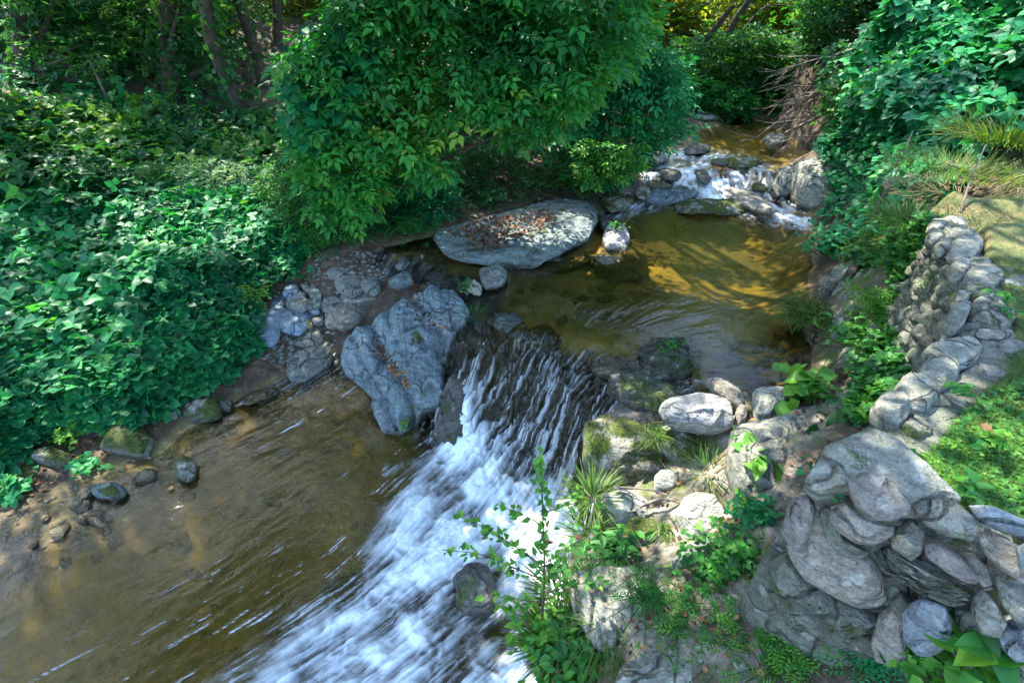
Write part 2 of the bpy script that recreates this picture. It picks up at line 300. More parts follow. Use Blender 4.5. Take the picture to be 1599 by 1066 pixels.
dp = [(722,640,.75,.3),(725,690,1,0),(760,750,1,0),(690,790,.95,0),(800,830,1,0),(640,850,.9,0),(700,880,1,0),(560,950,.8,0),(620,1010,.82,0),(500,1035,.7,0),(430,1062,.6,0),(850,870,.9,0),(865,930,.9,0),(780,1000,.62,0),(810,1060,.9,0),(680,1050,.75,0),(745,930,.3,0),(720,960,.45,0),
 (840,640,.24,.35),(780,600,.18,.45),(880,690,.26,.2),(900,610,.2,.5),(820,540,.18,.7),(960,570,.15,.7),(850,735,.36,.05),(800,680,.4,.12),(870,790,.75,0),(900,740,.3,.05),(770,650,.35,.25),(760,520,.02,.75),(745,560,.06,.55),(738,600,.25,.42),(1000,500,.08,.8),(930,495,.06,.8),(1040,590,.12,.76),
 (560,780,.02,0),(590,700,.02,0),(500,870,.10,0),(420,960,.22,0),(300,1010,.12,0),(200,1050,.08,0),(300,800,.04,0),(100,900,0,0),(450,700,.04,0),(560,880,.25,0),(600,730,.35,0),(640,740,.3,0),(660,700,.15,0),(350,880,.08,0),
 (950,470,0,.8),(850,460,0,.8),(1000,450,0,.8),(1100,450,0,.8),(1200,400,0,.8),(1050,360,0,.8),(700,420,0,.8),(1200,550,0,.8),(1050,500,.02,.8),
 (1110,290,.72,.9),(1060,270,.55,1.0),(1130,305,.75,.85),(1200,325,.6,.82),(1250,345,.6,.8),(1120,245,.5,1.08),(985,318,.6,.82),(1000,275,.7,.92),(1165,295,.4,.9),(1100,335,.05,.8),(1150,210,0,1.12),(1210,240,.05,1.12),(1185,275,.4,1.08),(1030,300,.3,.85),(1270,370,.2,.8),(1080,225,.3,1.12),(405,585,.6,.02),(430,600,.35,0),(370,600,.1,0)]
d_ = np.array(dp, float); DR = RBF(P(d_[:, 0], d_[:, 1], d_[:, 3])[:, :2], d_[:, 2], .01)
wx = axis([(-12,-4,.3),(-4,-2.6,.03),(-2.6,-1.5,.014),(-1.5,1.1,.0085),(1.1,1.8,.014),(1.8,4.6,.025),(4.6,7,.1)]); wy = axis([(-12,0,.4),(0,.9,.04),(.9,4.2,.0085),(4.2,9.5,.025),(9.5,14,.1)])
WX, WY = np.meshgrid(wx, wy, indexing='ij'); W = WR(WX, WY); GZ = ground(WX, WY)
keep = (W > GZ-.12); D = np.clip(DR(WX, WY), 0, 1.05)
fl = FR(WX, WY); fl /= np.linalg.norm(fl, axis=-1)[..., None]+1e-9
def lic(freq, length, steps, seed):
    acc = vn(xy0(WX*freq, WY*freq), seed); k = 1; idx = keep
    px_, py_ = WX[idx], WY[idx]; dx, dy = fl[..., 0][idx], fl[..., 1][idx]; acc_ = acc[idx].copy()
    for sgn in (1, -1):
        x, y, ux, uy = px_.copy(), py_.copy(), dx.copy(), dy.copy(); h = length/steps*sgn
        for s in range(steps//2):
            # flow looked up on the grid by nearest index keeps it cheap
            x = x+ux*h; y = y+uy*h
            ii = np.clip(np.searchsorted(wx, x), 0, len(wx)-1); jj = np.clip(np.searchsorted(wy, y), 0, len(wy)-1); ux, uy = fl[ii, jj, 0], fl[ii, jj, 1]
            acc_ += vn(xy0(x*freq, y*freq), seed)
    out = np.zeros_like(WX); acc_ = acc_/(steps+1); acc_ /= acc_.std(); out[idx] = acc_; return out
warp = xy0(WX, WY); turb = sm(.1, .7, D)
S1 = lic(95, .20, 20, 11); S2 = lic(34, .16, 12, 12); S3 = lic(11, .20, 8, 13); S4 = lic(5, .40, 12, 14); wq = xy0(WX, WY)+.10*np.stack([fbm(xy0(WX*4, WY*4), 2, 71), fbm(xy0(WX*4, WY*4), 2, 72), 0*WX], -1); B1 = fbm(wq*5, 5, 21, .6); B2 = 1-2*np.abs(fbm(wq*9, 4, 22, .6))
slope = np.hypot(*np.gradient(W, wx, wy)); ripple = sm(.15, .6, slope)
q_ = W/.17+.9*B1; q_ = q_-np.floor(q_); W = W+.17*.65*(sm(.25, .75, q_)-q_)*ripple*(W > .04)*(WY < 4.6)
WW = W+turb*(.007*S2+.004*S1+.010*S3*sm(.5, 1, D)+.010*S4+.020*B1*sm(.35, .9, D)+.005*B2)+.0006*S2+.0009*S3+(ripple*(.014*S2+.009*S1+.030*S3+.035*B1)+.0014*sm(1.35, .5, np.hypot(WX-.75, (WY-3.75)*1.3))*sm(.5, .75, W)*(.6*S3+.4*S2))*(1-turb*.5)
sig = .24*S2+.18*S1+.36*S3+.36*S4+.62*B1+.22*B2
FO = sm(.75, 3.05, D*2.8+sig*.80*(.35+.65*sm(.15, .8, D)))*sm(.03, .14, D)
thin = np.clip(S1*.9+S2*.45+.35*B1, -2, 9); FO = np.maximum(FO, .46*sm(.15, 2.3, thin+1.2*(D-.1))*sm(.08, .25, D)*sm(.2, .5, slope+turb))  # thin streaks paint sky reflections on the chute through the foam mask
FO = np.maximum(FO, .6*sm(1.75, 2.7, S1*.85+S2*.6)*sm(.015, .10, D)*(W < .2))
WW = np.where(keep, WW, W); depth = np.clip(W-GZ, 0, 1)
def water_mat():
    t = NT('creek_water'); fo = t.attr('foam'); dpt = t.attr('depth'); co = t.N('TexCoord').outputs['Object']
    n = t.noise(co, 9, 4, .6, .4); n2 = t.noise(co, 42, 3, .6, .3); tu = t.attr('turb')
    b = t.bump(n, .02, .25); b = t.bump(n2, .012, t.math('ADD', t.math('MULTIPLY', tu, .9), .16), b)
    fr = t.N('Fresnel', iIOR=1.33, iNormal=b).outputs[0]
    tint = t.ramp(dpt, [(0, (.95, .93, .88)), (.12, (.84, .78, .55)), (.32, (.68, .60, .27)), (.6, (.50, .45, .15))])
    tr = t.N('BsdfTransparent', iColor=tint); gl = t.N('BsdfGlossy', iRoughness=.06, iColor=(1, 1, 1, 1), iNormal=b)
    mur = t.N('BsdfDiffuse', iColor=(.22, .175, .045, 1))
    m0 = t.N('MixShader', i0=t.math('MULTIPLY', t.ramp(dpt, [(.05, 0), (.5, .2)]), t.math('SUBTRACT', 1, tu)), i1=tr.outputs[0], i2=mur.outputs[0])
    m1 = t.N('MixShader', i0=fr, i1=m0.outputs[0], i2=gl.outputs[0])
    fn = t.bump(t.noise(co, 60, 5, .7), .012, .8)
    fm = t.N('BsdfPrincipled', iBase_Color=(.78, .87, .93, 1), iRoughness=.55, iNormal=fn)
    f2 = t.math('MULTIPLY', fo, t.ramp(t.noise(co, 140, 3, .7), [(.25, .72), (.6, 1)]), True)
    return t.done(t.N('MixShader', i0=f2, i1=m1.outputs[0], i2=fm.outputs[0]).outputs[0])
nu, nv = WX.shape; Fq = gridF(nu, nv); kf = keep.ravel()[Fq].all(1); Fq = Fq[kf]; used = np.unique(Fq); rm = np.full(nu*nv, -1); rm[used] = np.arange(len(used))
wob = mesh('water', np.stack([WX, WY, WW], -1).reshape(-1, 3)[used], rm[Fq], water_mat(), attrs={'foam': FO.ravel()[used], 'depth': depth.ravel()[used], 'turb': np.maximum(turb, ripple).ravel()[used]}, loc=(0, 0, 0)); tag(wob, kind='structure')
# ------------------------------------------------------------------ ground mesh and material
def ground_mat():
    t = NT('creek_ground'); g = t.N('NewGeometry').outputs['Position']; n1 = t.noise(g, 2.2, 6, .6, .3); n2 = t.noise(g, 14, 6, .65); n3 = t.noise(g, 60, 4, .6)
    soil = t.ramp(n2, [(.3, (.02, .014, .008)), (.5, (.06, .042, .025)), (.7, (.13, .10, .065))])
    bed = t.ramp(n1, [(.28, (.05, .04, .018)), (.42, (.12, .09, .032)), (.56, (.24, .195, .06)), (.72, (.33, .28, .10))])
    vo = t.N('TexVoronoi', iVector=t.mix(.08, g, t.N('TexNoise', iVector=g, iScale=5).outputs[1]), iScale=9, feature='F1')
    cob = t.ramp(vo.outputs['Distance'], [(.2, 1), (.55, .25)])
    bed = t.mix(t.math('MULTIPLY', t.ramp(t.noise(g, 1.1, 4), [(.40, 0), (.52, .95)]), cob), bed, t.ramp(t.N('SeparateXYZ', i0=vo.outputs['Color']).outputs[0], [(0, (.05, .04, .02)), (1, (.20, .15, .08))]))
    rock = t.ramp(n2, [(.3, (.06, .055, .04)), (.5, (.17, .155, .125)), (.7, (.30, .28, .23))]); rock = t.mix(t.ramp(n1, [(.45, 0), (.55, .7)]), rock, soil)
    moss = t.ramp(n3, [(.3, (.03, .06, .01)), (.7, (.12, .16, .02))])
    rock = t.mix(t.ramp(t.noise(g, 3, 5, .65), [(.5, 0), (.6, .85)]), rock, moss)
    c = t.mix(t.attr('bed'), soil, bed); c = t.mix(t.attr('rock'), c, rock)
    lawn = t.ramp(t.noise(g, 9, 8, .8), [(.36, (.03, .035, .012)), (.48, (.06, .08, .018)), (.58, (.13, .11, .04)), (.7, (.20, .15, .08))]); c = t.mix(t.attr('lawn'), c, lawn)
    b = t.bump(n2, .04, .8); b = t.bump(n3, .01, .8, b)
    c = t.mix(t.attr('chute'), c, t.ramp(n2, [(.35, (.006, .008, .007)), (.7, (.035, .04, .03))]))
    return t.done(t.N('BsdfPrincipled', iBase_Color=c, iRoughness=.85, iNormal=b).outputs[0])
WG = WR(XX, YY); bed = 1-sm(-.02, .06, ZZ-WG); bed[(YY > 13) | (XX < -9)] = 0
rk = np.array([tuple(P(x, y, z)[:2]) for x, y, z in [(930,620,.5),(1080,560,.8),(1260,600,.85),(1300,420,1.),(1420,400,1.3),(1420,600,1.2),(1260,740,1.1),(1220,980,1.05),(1200,1100,1.),(860,1100,.2),(880,850,.2)]])
rocka = np.where(inpoly(XX, YY, rk), 1., 0.)*sm(0, .12, dpoly(XX, YY, rk)); ins = inpoly(XX, YY, lawnpoly)*(YY < 3.6)
la = np.where(ins | ((XX > 3) & (YY < 5.2) & (ZZ > 1.75)), 1., 0.)
# bedrock shelf relief
shelf = fbm(xy0(XX*3.2, YY*3.2), 4, 31)+.5*np.abs(fbm(xy0(XX*7+YY*3, YY*2), 3, 33)); ZZ = ZZ+rocka*(1-la)*.05*shelf
gob = mesh('ground', np.stack([XX, YY, ZZ], -1).reshape(-1, 3), gridF(*XX.shape), ground_mat(), attrs={'chute': (sm(.12, .35, np.hypot(*np.gradient(WG, gx, gy)))*(ZZ < WG+.02)*(YY < 10)).ravel(), 'bed': bed.ravel(), 'rock': rocka.ravel(), 'lawn': la.ravel()}, loc=(0, 0, 0)); tag(gob, kind='structure')
# ------------------------------------------------------------------ rocks
def rockVF(out3, cen, nrm, H, B, seed, res=1., flat=2.6, rough=.05, cuts=9, ter=.55, strata=0, sang=0, sfreq=9, grooves=None):
    """closed stone whose widest ring is the outline out3 (world points around cen), domed H along nrm and B below"""
    nrm = np.array(nrm, float); nrm /= np.linalg.norm(nrm); r = out3-cen; r = r-(r@nrm)[:, None]*nrm*0
    nt = int(64*res); nr = int(15*res); L = np.linalg.norm(np.diff(np.vstack([r, r[:1]]), axis=0), axis=1); cs = np.concatenate([[0], np.cumsum(L)]); rr = np.vstack([r, r[:1]])
    q = np.linspace(0, cs[-1], nt, endpoint=False); O = np.stack([np.interp(q, cs, rr[:, k]) for k in range(3)], -1)
    for _ in range(max(1, int(1*res))): O = (np.roll(O, 1, 0)+2*O+np.roll(O, -1, 0))/4
    size = np.mean(np.linalg.norm(O, axis=1)); V = []
    rho = np.linspace(0, 1, nr)**.65
    for p in rho: V.append(O*p+nrm*H*(1-p**flat)**(.5))
    for p in (.97, .9, .8, .62): V.append(O*p-nrm*B*(1-p**2.2)**.5)
    V = np.array(V); F = gridF(len(V), nt, True); V = V.reshape(-1, 3)
    g = random.Random(seed); h = np.cross(nrm, [0, 1, .01]); h /= np.linalg.norm(h); v2 = np.cross(nrm, h)
    for _ in range(cuts):
        a = g.uniform(0, 6.28); el = g.uniform(.25, 1.35); n = (math.cos(a)*h+math.sin(a)*v2)*math.cos(el)+nrm*math.sin(el); s = V@n
        d = s.max()*g.uniform(.74, .93)*(1.10-.12*math.sin(el)); ex = np.maximum(0, s-d); V = V-(ex*.95)[:, None]*n
    Q = (V+cen)/size; D3 = np.stack([fbm(Q*1.6, 5, seed*3+k, .55) for k in range(3)], -1); V = V+D3*size*rough
    if ter:
        tn = nrm+h*g.uniform(-.45, .45)+v2*g.uniform(-.45, .45); tn /= np.linalg.norm(tn); st = max(.012, min(.05, size*.22)); s = V@tn+st*.8*fbm(Q*1.3, 3, seed+40); q = s/st; fr = q-np.floor(q); V = V+(ter*st*(sm(.25, .75, fr)-fr))[:, None]*tn
    if strata:
        u = V@h; w = V@v2; ca, sa = math.cos(sang), math.sin(sang); uu = u*ca+w*sa; vv = -u*sa+w*ca
        wv = .35*fbm(Q*1.1, 3, seed+5); z = 1-np.abs(vn(np.stack([uu*sfreq/size/2+wv*2, vv*1.6/size, 0*uu], -1), seed+9)); z2 = 1-np.abs(vn(np.stack([uu*sfreq*1.9/size/2+wv*3, vv*2.2/size, 0*uu+4], -1), seed+12))
        V = V+(strata*((z**3-.5)+.4*(z2**3-.5)))[:, None]*-nrm
    if grooves:
        q = V+cen-CO; dep = q[:, 1]*cP-q[:, 2]*sP; X = 799.5+FPX*q[:, 0]/dep; Y = 533-FPX*(q[:, 1]*sP+q[:, 2]*cP)/dep
        wob = 5*fbm(Q*2.5, 3, seed+20)
        for pts, wd_, dp_ in grooves: e = dpoly(X+wob, Y+wob, pts, False)*(1+.5*vn(Q*3, seed+30)); V = V-(dp_*np.exp(-(e/wd_)**1.3))[:, None]*nrm
    return V+cen, F
def wlev(x, y):
    i = np.clip(np.searchsorted(gx, x), 0, len(gx)-1); j = np.clip(np.searchsorted(gy, y), 0, len(gy)-1); return np.where(ZZ[i, j] < WG[i, j]+.12, WG[i, j], -9)
def rock(label, cx, cy, w, h, ang=0, z=0, H=.05, mat='grey', zt=None, zb=None, poly=None, name='stone', cat='stone', group=None, seed=None, B=None, parent=None, plane=None, irr=.10, flatn=None, **kw):
    seed = seed or (int(cx)*31+int(cy)*17) % 9973; g = random.Random(seed)
    if poly is None:
        th = np.linspace(0, 2*math.pi, 28, endpoint=False); ca, sa = math.cos(math.radians(ang)), math.sin(math.radians(ang)); e = .82
        x = np.sign(np.cos(th))*np.abs(np.cos(th))**e*w/2; y = np.sign(np.sin(th))*np.abs(np.sin(th))**e*h/2
        k = 1+irr*vn(np.stack([np.cos(th)*1.4, np.sin(th)*1.4, 0*th+seed*.37], -1), seed)+irr*.5*vn(np.stack([np.cos(th)*3, np.sin(th)*3, 0*th], -1), seed+3)
        X = cx+(x*ca-y*sa)*k; Y = cy+(x*sa+y*ca)*k
    else: pl = np.array(poly, float); X, Y = pl[:, 0], pl[:, 1]; cx, cy = X.mean(), Y.mean()
    if plane is not None:
        O = PP(X, Y, *plane); cen = PP(cx, cy, *plane); n = np.array(plane[1], float)
    else:
        zt = z if zt is None else zt; zb = z if zb is None else zb; f = (Y-Y.min())/(Y.max()-Y.min()+1e-6); O = P(X, Y, 0) if 0 else np.array([P(a, b, c) for a, b, c in zip(X, Y, zt+(zb-zt)*f)]); cen = O.mean(0)
        if abs(zt-zb) > .02:
            U, s_, Vt = np.linalg.svd(O-cen); n = Vt[2]; n = n*(1 if n[2] > 0 else -1)
        else: n = np.array([0, 0, 1.])
        if flatn is not None: n = np.array(flatn, float)
    B = H*1.2+.03 if B is None else B
    V, F = rockVF(O, cen, n, H, B, seed, **kw)
    o = mesh(name, V, F, M[mat], parent, attrs={'wet': sm(.055, .015, V[:, 2]-wlev(V[:, 0], V[:, 1])+.02*vn(V*30, 3)) if parent is None else 0*V[:, 0]})
    if parent is None: tag(o, label, cat, group)
    elif label: o['label'] = label
    return o
def c5(pts): return [(380+x/2.757, 380+y/2.757) for x, y in pts]
rock('huge blue-grey ridged boulder between the muddy pool and the cascade', 0, 0, 0, 0, mat='blue', poly=c5([(440,400),(470,345),(545,325),(585,215),(640,185),(720,140),(810,95),(858,110),(862,180),(930,225),(962,300),(955,430),(930,480),(880,560),(885,640),(850,710),(745,740),(735,790),(650,835),(590,805),(545,700),(550,660),(500,615),(450,540),(436,470)]),
     zt=.88, zb=.06, H=.20, B=.5, name='boulder', cat='boulder', res=5, rough=.07, cuts=16, ter=.8, strata=.014, sang=.15, sfreq=26, flat=4.5,
     grooves=[(c5(a), w, d) for a, w, d in [([(545,330),(570,400),(600,480),(650,530),(690,600),(720,700),(735,780)],8,.11),([(690,180),(735,250),(790,290),(750,345),(700,362)],6,.08),([(780,340),(835,360),(862,400),(850,480),(885,560)],6,.08),
      ([(550,660),(610,650),(625,720),(655,790)],6,.07),([(640,200),(620,300),(650,390),(690,470),(710,560)],6,.045),([(470,390),(500,470),(545,560),(600,640)],5,.035),([(820,95),(840,200),(900,300),(935,400)],6,.05),([(720,545),(770,560),(860,545)],5,.04),([(590,470),(560,560),(580,620)],4,.03)]])
rock('dark wet foot of rock under the ridged boulder beside the foam', 712, 640, 60, 130, 15, .2, .16, 'dark', zt=.45, zb=.0, name='rock', cat='rock', res=1.5)
rock('broad flat slate slab covered with fallen brown leaves', 0, 0, 0, 0, mat='slab', poly=[(672,372),(690,352),(740,338),(800,328),(850,312),(900,312),(930,325),(934,345),(918,370),(890,385),(862,402),(838,416),(800,418),(760,414),(720,408),(696,398)],
     zt=.93, zb=.86, H=.06, B=.14, name='slab', cat='rock slab', res=3.4, flat=7, rough=.03, cuts=3, strata=.018, sang=1.9, sfreq=5)
rock('long oval boulder lying in wet gravel left of the ridged boulder', 487, 560, 100, 46, -33, .12, .12, 'grey', name='boulder', cat='boulder', res=2, B=.1, rough=.04, irr=.06)
PG = 'stones heaped between the vines and the ridged boulder'
for d in [('tall smooth blue-grey slab leaning at the vine edge', 421, 496, 42, 86, 12, .38, .04, 'blue2'),
 ('small blue oval stone at the back left of the stone heap', 455, 456, 26, 18, -15, .5, .04, 'blue2'),('flat pale oblong stone lying across the stone heap', 467, 474, 42, 16, 5, .46, .04, 'pale'),
 ('smooth slate-blue triangular stone in the middle of the heap', 461, 501, 50, 44, 12, .36, .045, 'blue2'),('narrow upright greenish stone in the heap', 493, 459, 17, 42, -8, .47, .05, 'slab'),
 ('big rounded grey stone at the back of the heap', 547, 440, 42, 36, 30, .58, .07, 'grey'),('flat grey stone at the far end of the heap', 528, 425, 34, 20, 10, .64, .05, 'grey'),
 ('blocky pale-topped stone right of the rounded grey stone', 580, 444, 32, 24, 20, .58, .07, 'grey'),('thin flat stone wedged below the rounded grey stone', 563, 463, 68, 14, -3, .5, .03, 'grey'),
 ('large angular tan stone with one dark mossy end', 540, 490, 66, 36, -18, .40, .08, 'brown'),('small pale egg-shaped stone in the centre of the heap', 511, 478, 26, 13, 6, .45, .035, 'pale'),
 ('tan two-tone stone below the blue triangular stone', 487, 525, 34, 24, -5, .26, .06, 'brown'),('round dark stone with mossy base at the heap bottom', 444, 541, 32, 26, 0, .16, .07, 'mossy'),
 ('small flat grey stone beside the blue triangular stone', 497, 500, 22, 11, -8, .36, .025, 'grey'),('thin pale stone tucked under the blue triangular stone', 463, 529, 32, 12, 18, .26, .03, 'pale'),
 ('small bluish flat stone right of the blue triangular stone', 491, 485, 18, 8, 5, .42, .02, 'blue2'),('dark little stone by the blue triangular stone', 483, 507, 14, 12, 0, .36, .04, 'mossy'),('slim tan stone on top of the heap', 478, 450, 20, 10, 30, .5, .03, 'brown'),
 ('flat grey stone lodged between gravel and the thin flat stone', 520, 468, 30, 9, -12, .49, .025, 'grey'),('pale blocky stone against the wet gravel', 466, 462, 22, 12, 15, .48, .03, 'grey'),
 ('greenish flat stone behind the ridged boulder', 628, 437, 36, 18, -10, .72, .05, 'slab'),('short pale log-like stone in the brown side water', 629, 412, 22, 9, -25, .78, .03, 'pale')]:
    d = list(d); d[3] *= 1.06; d[4] *= 1.06; d[7] *= 1.0; d[8] = {'pale': 'grey'}.get(d[8], d[8]); rock(*d, res=1.5, irr=.2, flat=4, cuts=5, ter=.15)
for d in [('small grey stone half under the leaf edge of the left shore', 281, 628, 40, 22, -28, .06, .05, 'grey'),('two-tone boulder with pale cap at the left waterline', 318, 640, 72, 34, -10, .03, .09, 'mossy'),
 ('little dark pebble right of the pale-capped boulder', 352, 632, 22, 16, 0, .03, .05, 'dark'),('tiny grey stone under the leaves behind the pale-capped boulder', 268, 645, 18, 14, 0, .08, .04, 'grey'),('low brown stone ridge just breaking the muddy water', 405, 618, 70, 16, -20, .0, .03, 'bedst'),
 ('dark mossy boulder with white patch below the ivy', 196, 690, 92, 42, 8, .06, .13, 'mossy'),('round white-sided mossy stone standing in shallow muddy water', 290, 733, 36, 34, 10, .02, .11, 'mossy'),
 ('flat greenish stone on the wet brown shore', 170, 765, 54, 22, -3, .04, .05, 'slab'),('bluish rounded rock at the foot of the vines on the left', 105, 662, 58, 26, 5, .16, .08, 'blue'),
 ('grey boulder cut by the left photo edge', 12, 710, 50, 42, 0, .14, .1, 'grey'),('dark flat boulder with pale top below the left photo edge boulder', 32, 742, 80, 30, -5, .06, .08, 'mossy'),('dark stone hidden under the bright green herb', 80, 712, 60, 22, 5, .12, .07, 'mossy'),
 ('brown flat stone sunk beside the white-sided mossy stone', 225, 745, 50, 20, -20, .0, .04, 'bedst'),('dull brown pebble at the shallow shoreline', 125, 790, 40, 24, -20, .0, .03, 'bedst')]:
    rock(*d, res=1.4, irr=.14)
# upper pool
for d in [('white lichened rock with a green tuft in the upper pool', 962, 372, 44, 40, 10, .82, .10, 'white'),('small white-topped tip of the submerged boulder', 948, 408, 48, 20, 8, .78, .05, 'pale'),('large drowned olive boulder beside the white rock', 975, 408, 78, 56, -5, .66, .12, 'bedst'),
 ('grey wedge stone between ridged boulder and leafy slab', 769, 431, 42, 32, -15, .82, .08, 'grey'),('thin pale stone slipping into the pool near the wedge stone', 740, 447, 30, 16, 25, .79, .04, 'pale'),
 ('purplish lumpy stone awash above the cascade crest', 795, 505, 50, 32, 10, .76, .08, 'blue'),('dark rock humped under the falling water', 845, 535, 60, 50, 10, .68, .08, 'dark'),('brown stone under thin running water on the ledge', 955, 572, 70, 30, 0, .68, .05, 'bedst'),
 ('mossy hump splitting the flow right of the crest', 1050, 555, 100, 70, 10, .75, .09, 'dark'),('flat shelf of rock below the mossy hump', 1010, 610, 130, 60, 15, .66, .08, 'dark'),
 ('long drowned ledge below the leafy slab', 880, 412, 110, 14, -14, .76, .03, 'bedst'),('small flat stone off the slab tip', 862, 404, 40, 12, 0, .81, .02, 'blue'),('dark stone breaking out of the foam', 742, 925, 70, 80, 5, .0, .16, 'dark'),
 ('curled dark root-like stone at the slab end', 944, 348, 16, 14, 0, .84, .04, 'dark')]:
    rock(*d, res=1.6, irr=.16, name='rock', cat='rock')
# upstream rapids
for d in [('dark lens-shaped rock on the left lip of the rapids', 1048, 304, 86, 24, -10, .86, .07, 'blue'),('long mossy-ended slab damming the pool below the rapids', 1112, 323, 104, 20, 2, .86, .06, 'mossy'),
 ('brown wedge rock jutting beside the white chute', 1175, 314, 80, 22, 20, .90, .08, 'brown'),('low pale rock with moss on the rapid crest', 1162, 252, 56, 16, 3, 1.10, .08, 'mossy'),('round grey stone standing in calm water upstream', 1210, 219, 38, 20, 0, 1.13, .09, 'grey'),
 ('mossy stone beside the right white boulder', 1185, 287, 50, 22, 10, .92, .09, 'mossy'),('dark stone splitting the white rapids', 1049, 273, 30, 16, 10, .98, .07, 'dark'),('small dark stone in the upper chute', 1097, 274, 28, 16, 30, .98, .05, 'dark'),
 ('little tan rock at the left bank of the rapids', 1003, 299, 24, 16, 10, .92, .08, 'pale'),('olive drowned stone left of the rapids', 1030, 288, 44, 14, 0, .9, .04, 'bedst'),('tiny brown stone at the top of the chute', 1125, 252, 26, 10, 0, 1.1, .04, 'dark'),
 ('dark bank stone beneath the left shrubs', 975, 290, 60, 22, 5, .95, .1, 'dark'),('mossy bank stone by the small left spill', 960, 315, 40, 26, 0, .88, .1, 'mossy'),('shadowed stone below the overhanging twigs', 1088, 232, 40, 14, 0, 1.12, .08, 'dark'),
 ('flat grey stone on the far left shore', 1020, 246, 50, 14, 0, 1.1, .08, 'grey'),('far pale shelf stone at the stream bend', 1095, 182, 60, 8, 0, 1.2, .06, 'pale')]:
    d = list(d); d[3] *= 1.1; d[7] *= .62; rock(*d, res=1.4, irr=.22, flat=4, name='rock', cat='rock')
rock('big pale striped boulder on the right of the rapids', 0, 0, 0, 0, mat='pale', poly=[(1238,278),(1240,262),(1258,253),(1280,254),(1295,268),(1302,292),(1296,312),(1275,322),(1250,312),(1240,298)], zt=1.2, zb=.92, H=.26, B=.3, name='boulder', cat='boulder', res=2, strata=.05, sang=1.2, cuts=3)
rock('grey slanting rock leaning on the pale striped boulder', 0, 0, 0, 0, mat='grey', poly=[(1205,290),(1218,268),(1236,258),(1246,262),(1240,285),(1236,306),(1215,308)], zt=1.15, zb=.9, H=.16, B=.2, name='rock', cat='rock', res=1.5, strata=.03)
# right bank
def c6(pts): return [(900+x/3.553, 560+y/3.553) for x, y in pts]
rock('big white lichened boulder with yellow stain above the bank', 0, 0, 0, 0, mat='white', poly=c6([(458,290),(475,250),(540,215),(640,198),(740,215),(840,250),(885,290),(880,340),(850,390),(800,408),(720,400),(640,385),(560,380),(490,345)]), z=.94, zt=1.0, zb=.90, H=.13, B=.16, name='boulder', cat='boulder', res=2.4, flat=3.6, rough=.03)
rock('weathered plank-like stone behind the white boulder', 0, 0, 0, 0, mat='brown', poly=c6([(705,110),(740,98),(800,120),(880,175),(940,225),(940,250),(900,262),(840,230),(770,180)]), z=.92, H=.06, B=.08, name='stone', cat='stone', res=1.6, flat=5)
rock('squat block propping the right end of the plank-like stone', 1156, 650, 18, 36, 8, .9, .06, 'brown')
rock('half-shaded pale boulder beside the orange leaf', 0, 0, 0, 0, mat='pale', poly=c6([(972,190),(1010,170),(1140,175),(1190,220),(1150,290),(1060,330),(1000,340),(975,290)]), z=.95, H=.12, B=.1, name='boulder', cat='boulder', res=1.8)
rock('mossy boulder with white blotches beside the cascade', 0, 0, 0, 0, mat='mossy', poly=c6([(30,400),(60,330),(150,320),(260,350),(380,400),(470,470),(520,560),(460,640),(380,670),(250,690),(120,640),(40,560)]), zt=.66, zb=.46, H=.17, B=.35, name='boulder', cat='boulder', res=2.8, rough=.06)
rock('dark grassy rock under the white boulder', 0, 0, 0, 0, mat='mossy', poly=c6([(400,380),(520,370),(640,400),(720,480),(762,560),(740,590),(640,590),(540,580),(450,480)]), zt=.76, zb=.62, H=.12, B=.2, name='rock', cat='rock', res=2.2, rough=.06)
rock('small pale stone in the sandy hollow', 1040, 750, 40, 30, 0, .62, .06, 'pale')
rock('dark thin stone edging the sandy hollow', 1015, 728, 46, 14, 8, .62, .03, 'dark')
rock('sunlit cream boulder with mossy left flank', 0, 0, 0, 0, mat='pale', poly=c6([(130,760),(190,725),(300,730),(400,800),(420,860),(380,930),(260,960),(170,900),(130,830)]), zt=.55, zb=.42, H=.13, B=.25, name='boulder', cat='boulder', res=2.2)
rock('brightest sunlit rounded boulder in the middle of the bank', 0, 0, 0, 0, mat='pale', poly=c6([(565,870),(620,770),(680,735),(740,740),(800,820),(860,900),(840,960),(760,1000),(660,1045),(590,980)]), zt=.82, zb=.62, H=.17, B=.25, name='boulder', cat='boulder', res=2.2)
rock('mossy broken stone below the cream boulder', 1010, 838, 80, 50, 20, .5, .1, 'mossy', res=1.6, irr=.2)
rock('wide pale bedrock hump with green weeds on top', 0, 0, 0, 0, mat='walltop', poly=[(1143,672),(1170,655),(1215,650),(1262,660),(1300,672),(1290,700),(1252,722),(1222,755),(1210,785),(1180,792),(1150,770),(1138,730)], zt=1.02, zb=.88, H=.15, B=.3, name='bedrock', cat='rock', res=3, rough=.05, strata=.02, flat=4)
rock('flat grey rock below the weeds near the wall foot', 1108, 868, 120, 44, -4, .80, .08, 'grey', name='rock', cat='rock', res=2, B=.15)
rock('flat bluish rock half buried at the wall foot', 1255, 992, 110, 46, 14, 1.04, .06, 'walltop', name='rock', cat='rock', res=2, B=.12)
rock('ragged grey bedrock above the grassy bottom edge', 0, 0, 0, 0, mat='walltop', poly=[(890,905),(920,880),(980,885),(1040,905),(1090,925),(1100,980),(1060,1020),(1000,1040),(930,1010),(900,960)], zt=.72, zb=.66, H=.12, B=.3, name='bedrock', cat='rock', res=3, rough=.07, strata=.03)
rock('pale bedrock shelf at the bottom edge of the bank', 0, 0, 0, 0, mat='walltop', poly=[(970,1040),(1060,1000),(1150,1010),(1190,1060),(1200,1110),(1000,1120),(950,1080)], z=.84, H=.1, B=.3, name='bedrock', cat='rock', res=2.6, rough=.06)
